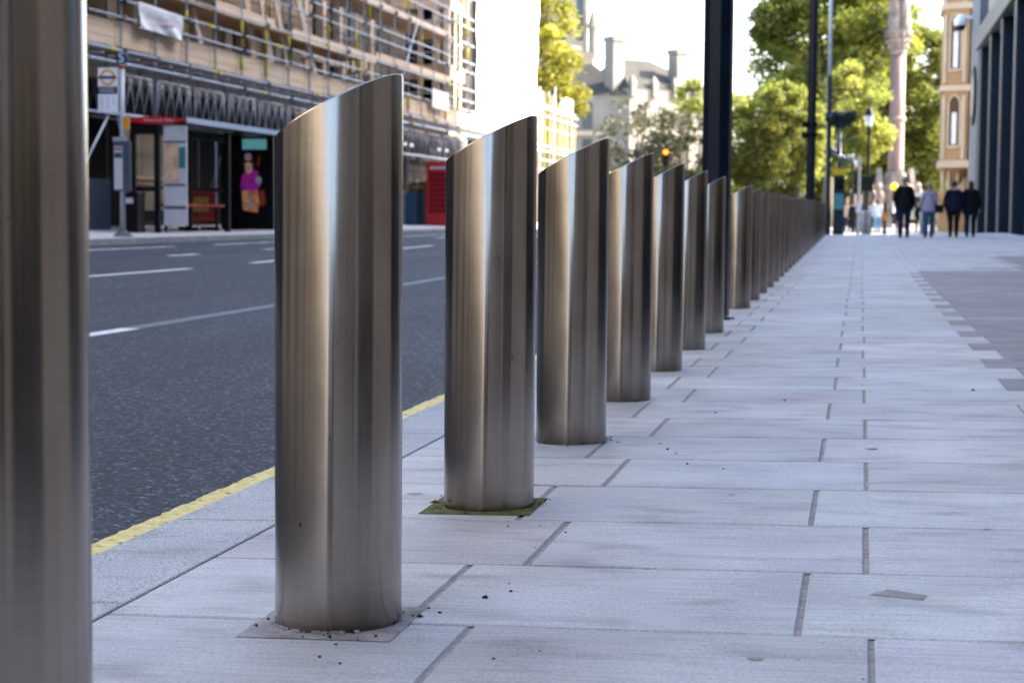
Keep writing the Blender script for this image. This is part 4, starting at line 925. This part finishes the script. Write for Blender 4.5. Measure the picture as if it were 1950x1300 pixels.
for z0, z1 in ((4.6, 7.3), (8.7, 11.6), (12.9, 15.6)):
    q = MB(); q.prism(arch(.30, 1.08, z0-.1, z1+.12), -.06, .02, M4=MO); q.build('window_surround', 'stone_trim', ori)
    q = MB(); q.prism(arch(.42, .96, z0, z1), -.075, -.05, M4=MO); q.build('recess_shade', 'recess', ori)
    q = MB(); q.box(.58, .84, -.09, -.077, z0+.1, z1-.9, M4=MO); q.build('curtained_pane', 'win_pale', ori)
    q = MB(); q.box(.42, .96, -.12, -.078, z0-.1, z0+.03, M4=MO); q.build('sill', 'stone_trim', ori)
    for x in (.12, 1.2):
        q = MB(); q.tube(MO @ Vector((x, -.07, z0-.7)), MO @ Vector((x, -.07, z1)), .085, 8); q.build('shaft', 'stone_trim', ori)
q = MB(); q.lathe((4.95, 101.2, 2.3), [(.12, 0), (.35, .3), (.5, .6), (.95, 1.2)], 10); q.build('corbel', 'stone_beige', t)
for x in (4.3, 4.62, 5.1):
    q = MB(); q.tube((x, 100.6, 2.2), (x, 100.6, 3.4), .08, 8); q.build('colonnette', 'stone_trim', t)
q = MB(); q.box(4.15, 5.5, 100.4, 103, -.2, 2.2); q.build('plinth', 'stone_beige', t)

# ------------------------------------------------------------------ monument column
mx, my = 2.42, 135.0
t = thing('monument_column', (mx, my, -.05), 'tall pink granite column with carved pale capital and statues', 'monument')
q = MB(); q.lathe((mx, my, 0), [(2.6, -.1), (2.6, .35), (2.1, .35), (2.1, .7), (1.3, .75), (1.25, 2.6), (1.45, 2.75), (1.5, 3.0), (1.0, 3.2), (.85, 3.75), (.62, 4.1)], 8, a0=R_(22)); q.build('pedestal', 'carved', t)
q = MB(); q.lathe((mx, my, 0), [(.62, 4.1), (.57, 4.3), (.56, 8.0), (.55, 12.6)], 20); q.build('shaft', 'pink_granite', t, smooth=True)
q = MB(); q.lathe((mx, my, 0), [(.62, 7.75), (.68, 7.85), (.68, 8.0), (.60, 8.1)], 16); q.build('band', 'carved', t)
q = MB(); q.lathe((mx, my, 0), [(.58, 12.6), (.66, 12.75), (.6, 12.9), (.72, 13.3), (.85, 13.6), (.78, 13.75), (1.0, 14.1), (1.02, 14.3)], 16)
for i in range(12):
    a = i*math.pi/6
    for zz, rr in ((13.1, .66), (13.55, .8), (13.95, .9)): q.ell((mx+rr*math.cos(a+zz), my+rr*math.sin(a+zz), zz), (.15, .15, .19), 6, 4)
q.build('capital', 'carved', t)
for i in range(4):
    a = R_(45+90*i+10); cx, cy = mx+.52*math.cos(a), my+.52*math.sin(a)
    q = MB(); q.lathe((cx, cy, 14.3), [(.42, 0), (.45, .3), (.33, 1.2), (.36, 1.7), (.30, 2.05), (.1, 2.2)], 9); q.ell((cx, cy, 16.7), (.2, .2, .27), 8, 6); q.build('statue', 'carved', t)
q = MB(); q.lathe((mx, my, 14.3), [(.5, 0), (.42, 2.9), (.75, 3.2), (.3, 5), (.1, 7)], 8); q.build('canopy', 'carved', t)
for i in range(4):
    a = R_(45+90*i+12); cx, cy = mx+2.0*math.cos(a), my+2.0*math.sin(a)
    q = MB(); q.ell((cx, cy, 1.3), (.42, .42, .7), 9, 6, noise=.08); q.ell((cx, cy, 2.3), (.34, .34, .55), 9, 6, noise=.08); q.ell((cx-.1, cy-.15, 3.0), (.26, .30, .30), 8, 6, noise=.08); q.build('beast_sculpture', 'carved', t)
for i in range(4):
    a = R_(90*i+10); q = MB(); ca, sa = math.cos(a), math.sin(a)
    q.add([(mx+ca*1.35-sa*w_, my+sa*1.35+ca*w_, z_) for w_, z_ in ((-.75, 3.0), (.75, 3.0), (0, 4.35))]+[(mx+ca*1.0-sa*w_, my+sa*1.0+ca*w_, z_) for w_, z_ in ((-.75, 3.0), (.75, 3.0), (0, 4.35))], [(0, 1, 2), (5, 4, 3), (0, 3, 4, 1), (1, 4, 5, 2), (2, 5, 3, 0)]); q.build('gable', 'carved', t)
# ------------------------------------------------------------------ trees
def leaves(name, parent, centers, n, spread, size, material, seed, tones):
    r = np.random.default_rng(seed); k = len(centers); cs = np.array([c[:3] for c in centers]); sc = np.array([c[3] for c in centers])
    idx = r.integers(0, k, n); dirs = r.normal(size=(n, 3)); dirs /= np.linalg.norm(dirs, axis=1)[:, None]
    rad = r.random(n)**.45; P = cs[idx]+dirs*(rad*sc[idx])[:, None]*np.array([1, 1, .72])*spread
    u = r.normal(size=(n, 3)); u[:, 2] *= .6; u /= np.linalg.norm(u, axis=1)[:, None]; v = np.cross(u, r.normal(size=(n, 3))); v /= np.linalg.norm(v, axis=1)[:, None]
    s = size*(.6+.8*r.random(n))[:, None]
    V = np.stack([P-u*s, P+v*s*.55, P+u*s, P-v*s*.55], 1).reshape(-1, 3)-np.array(parent.location)
    me = bpy.data.meshes.new(name); me.vertices.add(4*n); me.vertices.foreach_set('co', V.astype(np.float32).ravel())
    me.loops.add(4*n); me.loops.foreach_set('vertex_index', np.arange(4*n, dtype=np.int32)); me.polygons.add(n)
    me.polygons.foreach_set('loop_start', np.arange(0, 4*n, 4, dtype=np.int32)); me.polygons.foreach_set('loop_total', np.full(n, 4, dtype=np.int32)); me.update(calc_edges=True)
    ct = tones[0]+(tones[1]-tones[0])*r.random((k, 1)); T = np.ones((n, 4)); T[:, :3] = ct[idx]*(.75+.5*r.random((n, 1)))*np.array([1+.25*(r.random(n)-.4), np.ones(n), np.ones(n)*.9]).T
    at = me.color_attributes.new('tone', 'FLOAT_COLOR', 'CORNER'); at.data.foreach_set('color', np.repeat(T, 4, 0).astype(np.float32).ravel())
    me.materials.append(M[material]); o = bpy.data.objects.new(name, me); C.objects.link(o); o.parent = parent; return o
def tree(x, y, label, blobs, nclump, nleaf, size, material, seed, trunk_h=3.0, tr=.35, tones=(.6, 1.4), clump=1.0, inner=.35, group='trees beyond the pavement'):
    """blobs: ellipsoids (cx, cy, cz, rx, ry, rz) that the crown fills with leaf clumps"""
    t = thing('tree', (x, y, -.05), label, 'tree', group); r = random.Random(seed); cs = []
    vol = [b[3]*b[5] for b in blobs]
    for i in range(nclump):
        b = r.choices(blobs, vol)[0]; a = r.uniform(0, 6.283); ph = math.acos(r.uniform(-1, 1)); q = r.uniform(inner, 1)**.6
        cs.append((b[0]+b[3]*q*math.sin(ph)*math.cos(a), b[1]+b[4]*q*math.sin(ph)*math.sin(a), b[2]+b[5]*q*math.cos(ph), clump*r.uniform(.6, 1.35)))
    mb = MB(); mb.tube((x, y, -.1), (x+.1, y, trunk_h), tr, 8, tr*.75); bx, by, bz = blobs[0][:3]
    mb.tube((x+.1, y, trunk_h-.05), (bx, by, bz+.3), tr*.74, 7, tr*.35)
    for c in r.sample(cs, min(16, len(cs))):
        f = r.uniform(.1, .7); s0 = Vector((x+.1+(bx-x)*f, y+(by-y)*f, trunk_h+(bz-trunk_h)*f)); m_ = (s0+Vector(c[:3]))/2+Vector((0, 0, .25)); mb.tube(s0, m_, tr*.3, 5, tr*.18); mb.tube(m_, c[:3], tr*.18, 5, tr*.06)
    mb.build('trunk', 'bark', t, smooth=True)
    leaves('crown', t, cs, nleaf, 1.0, size, material, seed, tones); return t
tree(-23, 124, 'tall yellow green tree just right of the white sheeting', [(-22.8, 124, 12.5, 3.9, 4, 6.5), (-20.9, 123, 9.5, 2.0, 2, 3.2), (-23.6, 124, 18, 3.0, 3, 4)], 130, 22000, .16, 'leaf_gold', 1, 4, .35, clump=1.0)
tree(-15.2, 121, 'sparse olive tree letting the pale stone behind show through', [(-15.0, 121, 5.3, 3.4, 3, 3.3), (-13.8, 121, 7.0, 1.6, 1.5, 1.6)], 60, 3400, .15, 'leaf_olive', 2, 2.2, .2, clump=.75)
tree(-11.9, 119, 'sparse olive tree behind the amber traffic light', [(-11.8, 119, 4.4, 2.9, 2.5, 3.0)], 48, 3000, .15, 'leaf_olive', 3, 2, .18, clump=.75)
tree(-17.2, 180, 'small far yellowish tree beside the left edge of the thick lamp post', [(-17.0, 180, 12.3, 1.3, 1.3, 1.9)], 20, 1500, .2, 'leaf_yellow', 4, 8, .25, clump=.7)
tree(-15.0, 126, 'low dark green shrubby tree below the sparse ones', [(-14.8, 126, 2.6, 3.4, 1.6, 1.9), (-10.8, 126, 2.4, 2.4, 1.6, 1.6)], 40, 4500, .17, 'leaf_green', 5, 1, .15, clump=.8)
tree(-7.2, 116, 'low yellow green tree just right of the thick lamp post', [(-7.0, 116, 5.6, 2.3, 2, 3.0), (-5.0, 115, 7.3, 1.5, 1.5, 2.2)], 95, 15000, .13, 'leaf_yellow', 6, 2, .22, clump=.75, tones=(.45, 1.3))
tree(-4.2, 118, 'bright yellow green tree between the two lamp posts', [(-4.0, 118, 5.6, 1.9, 1.8, 3.0)], 75, 12000, .13, 'leaf_yellow', 7, 2, .22, clump=.7, tones=(.5, 1.5))
tree(-2.6, 140, 'large dark green plane tree rising out of the top of the picture', [(-3.2, 140, 13.5, 4.9, 4, 7.5), (-6.2, 139, 15.8, 2.3, 2.5, 2.5), (-6.0, 138, 10.6, 2.2, 2.2, 1.8), (.4, 140, 15, 3.5, 3.5, 6)], 260, 46000, .17, 'leaf_green', 8, 4, .5, clump=1.15, tones=(.6, 1.7))
tree(-.6, 126, 'bright yellow tree behind the large flower basket', [(-.9, 126, 8.5, 2.1, 2, 2.6), (.3, 125, 6.2, 1.3, 1.3, 2.0), (-2.0, 126, 5.2, 1.2, 1.2, 1.8)], 85, 14000, .135, 'leaf_yellow', 9, 3, .22, clump=.75, tones=(.7, 1.6))
tree(-1.5, 160, 'tall green tree farthest back between the lamp posts', [(-1.5, 160, 12.5, 6.0, 4, 8.5)], 150, 26000, .19, 'leaf_green', 21, 4, .45, clump=1.2, tones=(.6, 1.5))
tree(5.0, 152, 'broad green tree right of the pink column, yellow at its edge', [(4.6, 152, 11.0, 3.6, 3.5, 7.0), (3.0, 152, 5.8, 3.8, 3, 3.6), (6.6, 151, 6.6, 2.4, 2.4, 4.2)], 220, 38000, .17, 'leaf_green', 10, 4, .45, clump=1.15, tones=(.55, 1.5))
tree(.4, 150, 'green tree left of the pink column with a bright yellow top', [(.2, 150, 14.5, 2.6, 2.6, 4.6), (-.6, 150, 7, 3.2, 2.6, 4.5)], 140, 23000, .17, 'leaf_yellow', 11, 4, .4, clump=1.05, tones=(.35, 1.0))
tree(-5.5, 150, 'dark green tree low behind the bright ones', [(-6.6, 150, 5, 4.2, 3, 3.6), (-2.2, 150, 4.2, 2.8, 2, 2.8)], 80, 13000, .21, 'leaf_green', 12, 2, .35, clump=1.1, tones=(.6, 1.3))

# ------------------------------------------------------------------ people
def skin_mesh(joints, bones, lvl=1):
    """joints: name -> (pos, rx, ry); bones: pairs; one continuous tapered surface"""
    names = list(joints); ix = {n: i for i, n in enumerate(names)}
    me = bpy.data.meshes.new('b'); me.from_pydata([joints[n][0] for n in names], [(ix[a], ix[b]) for a, b in bones], [])
    o = bpy.data.objects.new('b', me); C.objects.link(o)
    md = o.modifiers.new('s', 'SKIN'); md.use_smooth_shade = True
    sd = me.skin_vertices[0].data if me.skin_vertices else None
    if sd is None:
        bm = bmesh.new(); bm.from_mesh(me); bm.verts.layers.skin.verify(); bm.to_mesh(me); bm.free(); sd = me.skin_vertices[0].data
    for n in names: sd[ix[n]].radius = joints[n][1:3]
    sd[0].use_root = True
    s2 = o.modifiers.new('u', 'SUBSURF'); s2.levels = lvl; s2.render_levels = lvl
    bpy.context.view_layer.update()
    out = bpy.data.meshes.new_from_object(o.evaluated_get(bpy.context.evaluated_depsgraph_get()))
    bpy.data.objects.remove(o); return out
def person(x, y, h, rotz, label, top='cloth_navy', legs='jean_dark', hair='hair_dark', shoes='shoe', long_hair=False, coat=.12, stride=.16, wide=1.0, female=False, la=0.1, ra=0.1, boots=0, bare_arms=False, group=None, lbend=.04, rbend=.04, z=None):
    z = g(x, y) if z is None else z
    t = thing('person', (x, y, z), label, 'person', group); t.rotation_euler = (0, 0, rotz); s = h/1.75; sh = (.15 if female else .175)*(1+.6*(wide-1))
    V = lambda a, b, c: (a*s, b*s, c*s)
    wide = wide*1.12; J = {'pelvis': (V(0, 0, .95), .12*s*wide, .10*s), 'waist': (V(0, 0, 1.10), .125*s*wide, .095*s), 'chest': (V(0, .01, 1.30), .15*s*wide, .115*s), 'neckb': (V(0, -.005, 1.45), .07*s, .065*s), 'neck': (V(0, .005, 1.51), .05*s, .052*s), 'headb': (V(0, .02, 1.585), .066*s, .078*s), 'head': (V(0, .02, 1.665), .078*s, .095*s), 'crown': (V(0, .01, 1.725), .05*s, .06*s)}
    B = [('pelvis', 'waist'), ('waist', 'chest'), ('chest', 'neckb'), ('neckb', 'neck'), ('neck', 'headb'), ('headb', 'head'), ('head', 'crown')]
    for sg, nm, ou, bend in ((-1, 'l', la, lbend), (1, 'r', ra, rbend)):
        J[nm+'sh'] = (V(sg*sh, 0, 1.42), .06*s, .06*s); J[nm+'el'] = (V(sg*(sh+.035+ou*.25), -.03, 1.14), .043*s, .043*s); J[nm+'wr'] = (V(sg*(sh+.04+ou*.3-bend*.4), .05+bend, .88+bend*.4), .026*s, .03*s)
        hx, hy, hz = sg*(sh+.04+ou*.3-bend*.4), .06+bend, .81+bend*.4
        J[nm+'palm'] = (V(hx, hy, hz), .018*s, .038*s)
        B += [('neckb', nm+'sh'), (nm+'sh', nm+'el'), (nm+'el', nm+'wr'), (nm+'wr', nm+'palm')]
        for k, (dy, ln) in enumerate(((-.027, .062), (-.009, .075), (.009, .07), (.026, .055))):
            J[f'{nm}f{k}'] = (V(hx, hy+dy, hz-.04), .0095*s, .0095*s); J[f'{nm}g{k}'] = (V(hx-sg*.018, hy+dy+.004, hz-.04-ln), .007*s, .007*s); B += [(nm+'palm', f'{nm}f{k}'), (f'{nm}f{k}', f'{nm}g{k}')]
        J[nm+'th'] = (V(hx-sg*.02, hy+.045, hz-.03), .010*s, .010*s); B += [(nm+'palm', nm+'th')]
        st = stride*(1 if sg > 0 else -1)
        J[nm+'hip'] = (V(sg*.088*wide, st*.1, .80), .088*s*wide, .092*s); J[nm+'kn'] = (V(sg*.095, st*.55+.03, .50), .062*s, .064*s); J[nm+'cf'] = (V(sg*.095, st*.75-.02, .34), .056*s, .058*s)
        J[nm+'an'] = (V(sg*.095, st-.02, .09), .036*s, .04*s); J[nm+'toe'] = (V(sg*.105, st+.13, .035), .035*s, .03*s)
        B += [('pelvis', nm+'hip'), (nm+'hip', nm+'kn'), (nm+'kn', nm+'cf'), (nm+'cf', nm+'an'), (nm+'an', nm+'toe')]
    def add(me, nm, mt):
        me.materials.clear(); me.materials.append(M[mt]); o = bpy.data.objects.new(nm, me); C.objects.link(o); o.parent = t; return o
    bo = add(skin_mesh(J, B), 'body', 'skin')
    def sub(keys, grow, drop=None):
        return {k: (J[k][0], J[k][1]+grow*s, J[k][2]+grow*s) for k in keys}, [b for b in B if b[0] in keys and b[1] in keys]
    tk = ['waist', 'pelvis', 'chest', 'neckb']+[n+q for n in 'lr' for q in ('sh', 'el', 'wr')]
    jj, bb = sub(tk, .018)
    me = skin_mesh(jj, bb); q = MB(); q.add([v.co for v in me.vertices], [tuple(p.vertices) for p in me.polygons])
    hz = .95-coat; ww = .19*s*wide
    q.lathe((0, 0, 0), [(ww*.96, hz*s), (ww*1.0, (hz+.02)*s), (ww*.97, .98*s), (ww*.86, 1.12*s), (ww*.80, 1.22*s), (ww*.55, 1.31*s)], 18, sy=.72)
    q.build('jacket', top, t, smooth=True, abs_=False)
    q = MB(); wl_ = .165*s*wide; q.lathe((0, 0, 0), [(wl_*.45, .69*s), (wl_*.85, .745*s), (wl_*1.0, .81*s), (wl_*1.06, .90*s), (wl_, 1.02*s)], 16, sy=.74)
    for nm in 'lr':
        K_ = [(J[nm+'hip'][0], .092*s*wide), (J[nm+'kn'][0], .078*s), (J[nm+'cf'][0], .072*s), (J[nm+'an'][0], .058*s)]
        K_[0] = ((K_[0][0][0], K_[0][0][1], .88*s), K_[0][1])
        for (a, ra_), (b_, rb_) in zip(K_, K_[1:]): q.tube(a, b_, ra_, 12, rb_)
        for a, ra_ in K_[1:3]: q.ell(a, (ra_, ra_, ra_), 12, 8)
    q.build('trousers', legs, t, smooth=True, abs_=False)
    for sg, nm in ((-1, 'l'), (1, 'r')):
        keys = [nm+'an', nm+'toe']+([nm+'cf'] if boots else []); jj, bb = sub(keys, .02 if not boots else .018)
        an = jj[nm+'an'][0]; jj[nm+'heel'] = ((an[0], an[1]-.04*s, .035*s), .04*s, .035*s); bb.append((nm+'an', nm+'heel')); add(skin_mesh(jj, bb), 'shoe', shoes)
    q = MB(); q.ell(V(0, -.008, 1.672), (.088*s, .103*s, .098*s), 14, 10)
    if long_hair: q.ell(V(0, -.06, 1.55), (.085*s, .05*s, .16*s), 12, 9); 
    vs = [v if not (v[1] > .055*s and v[2] < 1.70*s) else (v[0]*.75, .03*s, v[2]) for v in q.v]; q.v = vs
    o = q.build('hair', hair, t, smooth=True, abs_=False)
    q = MB()
    for sg in (-1, 1): q.ell(V(sg*.028, .108, 1.655), (.012*s, .008*s, .007*s), 6, 4)
    q.build('eyes', 'white_plastic', t, abs_=False)
    q = MB(); q.ell(V(0, .122, 1.625), (.013*s, .02*s, .022*s), 6, 5); q.build('nose', 'skin', t, smooth=True, abs_=False)
    q = MB(); q.ell(V(0, .104, 1.585), (.024*s, .008*s, .007*s), 8, 4); q.build('mouth', 'boot_tan', t, abs_=False)
    for sg in (-1, 1):
        q = MB(); q.ell(V(sg*.082, .02, 1.64), (.012*s, .022*s, .032*s), 6, 5); q.build('ear', 'skin', t, smooth=True, abs_=False)
    return t
person(1.20, 52, 1.72, 0, 'man walking away in a dark green black jacket and dark jeans', 'cloth_black', 'jean_dark', 'hair_grey', coat=.14, wide=1.1, stride=.10, la=.12, ra=.14)
pw = person(1.86, 51.6, 1.56, .05, 'woman walking away in a pale lilac top, blue jeans and tan boots', 'cloth_lilac', 'jean', 'hair_blond', 'boot_tan', stride=.06, female=True, boots=1, la=.16, ra=.2, rbend=.16)
bp_ = thing('handbag', (2.12, 51.66, g(2.1, 52)+.72), 'dark handbag hanging from the shoulder of the woman in lilac', 'bag')
q = MB(); q.box(2.02, 2.26, 51.56, 51.72, g(2.1, 52)+.70, g(2.1, 52)+.92); q.build('body', 'cloth_black', bp_)
q = MB(); q.tube((2.04, 51.62, g(2.1, 52)+.92), (2.03, 51.60, g(2, 52)+1.27), .012, 5); q.tube((2.24, 51.62, g(2.1, 52)+.92), (2.05, 51.58, g(2, 52)+1.27), .012, 5); q.build('strap', 'boot_tan', bp_)
person(2.56, 52, 1.58, 0, 'person walking away in a wide navy jacket, left of the pair', 'cloth_navy', 'cloth_black', 'hair_dark', wide=1.2, stride=.08, coat=.14, la=.22, ra=.10, lbend=.12)
person(3.03, 52.2, 1.58, -.05, 'person in a long black coat with long dark hair, right of the pair', 'cloth_black', 'jean_dark', 'hair_dark', long_hair=True, wide=1.15, coat=.22, stride=.10, la=.12, ra=.18)
far = [(.86, 98, 'far pedestrian in a pale blue top and light jeans', 'cloth_white', 'cloth_sky', 'hair_dark'), (-.72, 96, 'far pedestrian with a tan coat right of the totem', 'cloth_tan', 'jean_dark', 'hair_blond'),
       (-.40, 92, 'far pedestrian all in black behind the totem', 'cloth_black', 'cloth_black', 'hair_dark'), (-.12, 94, 'far pedestrian in navy left of the silver signal pole', 'cloth_navy', 'jean', 'hair_dark'),
       (1.62, 84, 'pedestrian in a dark top just left of the man in dark jacket', 'cloth_black', 'jean_dark', 'hair_dark'), (1.95, 100, 'far pedestrian with orange trousers behind the man in dark jacket', 'cloth_navy', 'cloth_orange', 'hair_dark'),
       (.55, 108, 'tiny far pedestrian in white left of the one in pale blue', 'cloth_white', 'jean_dark', 'hair_dark'), (3.2, 104, 'far pedestrian in dark clothes behind the woman in lilac', 'cloth_black', 'cloth_black', 'hair_grey'),
       (-1.5, 118, 'tiny far pedestrian in a sky blue coat at the end of the bollards', 'cloth_sky', 'jean_dark', 'hair_dark')]
for i, (x, y, lb, a, b_, c_) in enumerate(far): person(x, y, 1.7-.06*(i % 3), (0, 3.1, .4, 2.8)[i % 4], lb, a, b_, c_, stride=.1+.02*(i % 3), z=(-.045 if y > 78 else None), group='pedestrians in the distance')

# ------------------------------------------------------------------ signals, posts, van
def signal(x, y, zl_, label, lit, hgt):
    t = thing('traffic_light', (x, y, -.04), label, 'traffic light'); q = MB(); q.tube((x, y, -.05), (x, y, hgt), .06, 8); q.build('pole', 'black_metal', t)
    q = MB(); q.box(x-.19, x+.19, y-.3, y-.08, zl_-.75, zl_+.35); hd = q.build('head', 'black_metal', t)
    for k in range(3):
        zz = zl_+.12-.34*k; q = MB(); q.tube((x, y-.33, zz), (x, y-.301, zz), .15, 14); q.build('lens', 'amber' if k == lit else 'black_print', hd)
        q = MB(); q.box(x-.14, x+.14, y-.5, y-.31, zz+.13, zz+.15); q.build('hood', 'black_metal', hd)
    return t
signal(-11.78, 110, 4.50, 'traffic light showing amber before the sparse trees', 0, 5.0)
signal(-.14, 84, 2.55, 'small traffic signal on a slim post right of the totem', 9, 3.0)
t = thing('signal_post', (-.10, 80, -.03), 'silver signal post with a small white lamp on top', 'post')
q = MB(); q.tube((-.10, 80, -.05), (-.10, 80, 3.4), .06, 8); q.build('pole', 'grey_pole', t)
q = MB(); q.ell((-.22, 80, 3.1), (.12, .12, .12), 8, 6); q.build('lamp', 'white_plastic', t)
q = MB(); q.box(-.22, .02, 79.8, 80, .95, 1.35); q.build('push_button_box', 'white_plastic', t)
t = thing('crossing_beacon', (1.42, 82, -.04), 'yellow globe crossing beacon on a black and white post', 'beacon')
for k in range(4):
    q = MB(); q.tube((1.42, 82, -.05+.5*k), (1.42, 82, .45+.5*k), .055, 10); q.build('post_band', 'black_metal' if k % 2 else 'white_plastic', t)
q = MB(); q.ell((1.42, 82, 2.12), (.17, .17, .17), 14, 10); q.build('globe', 'beacon', t, smooth=True)
t = thing('signal_box', (1.02, 80, -.04), 'short dark post with an orange push button box', 'post')
q = MB(); q.tube((1.02, 80, -.05), (1.02, 80, 1.4), .07, 8); q.build('pole', 'black_metal', t)
q = MB(); q.box(.9, 1.12, 79.8, 79.93, .62, .98); q.build('orange_box', 'orange_box', t)
for i, (x, lb) in enumerate(((.12, 'far stainless bollard right of the silver signal post'), (.32, 'far stainless bollard, second right of the silver signal post'), (2.55, 'far stainless bollard left of the person in wide navy jacket'), (3.05, 'far pale bollard behind the walking pair'), (2.75, 'far stainless bollard close behind the navy jacket'))):
    t = thing('round_bollard', (x, 78.6, -.04), lb, 'bollard', 'far round bollards'); q = MB(); q.lathe((x, 78.6, -.05), [(.085, 0), (.085, 1.0), (.07, 1.06), (.02, 1.08)], 12); q.build('post', 'grey_pole' if i != 3 else 'stone_trim', t, smooth=True)
    q = MB(); q.lathe((x, 78.6, -.045), [(.12, 0), (.12, .02)], 12); q.build('base_ring', 'grey_trim', t)
# white van seen from behind
t = thing('parked_van', (4.0, 122, -.04), 'pale van seen from behind beyond the woman in lilac', 'van')
q = MB(); vx, vy = 3.85, 120.0; pr = [(vx-1.0, .35), (vx+1.0, .35), (vx+1.02, 1.3), (vx+.9, 2.25), (vx+.75, 2.4), (vx-.75, 2.4), (vx-.9, 2.25), (vx-1.02, 1.3)]
q.prism(pr, vy, vy+4.8); bd = q.build('body', 'bus_white', t)
for sx_ in (-.47, .47):
    q = MB(); q.box(vx+sx_-.40, vx+sx_+.40, vy-.02, vy-.003, 1.4, 2.1); q.build('rear_window', 'win_dark', bd)
    q = MB(); q.box(vx+sx_*1.9-.06, vx+sx_*1.9+.06, vy-.03, vy-.003, .9, 1.3); q.build('tail_light', 'red_plastic', t)
for sx_ in (-.88, .88):
    for yy_ in (vy+.8, vy+3.8):
        q = MB(); q.tube((vx+sx_-.1, yy_, .32), (vx+sx_+.1, yy_, .32), .34, 16); wh = q.build('wheel', 'tyre', t)
        q = MB(); q.tube((vx+sx_-.105, yy_, .32), (vx+sx_+.105, yy_, .32), .18, 12); q.build('rim', 'grey_pole', wh)
q = MB(); q.box(vx-1.0, vx+1.0, vy-.1, vy-.003, .35, .6); q.build('bumper', 'black_metal', t)
q = MB(); q.box(vx-.26, vx+.26, vy-.11, vy-.101, .42, .54); q.build('number_plate', 'yellow_foam', t)
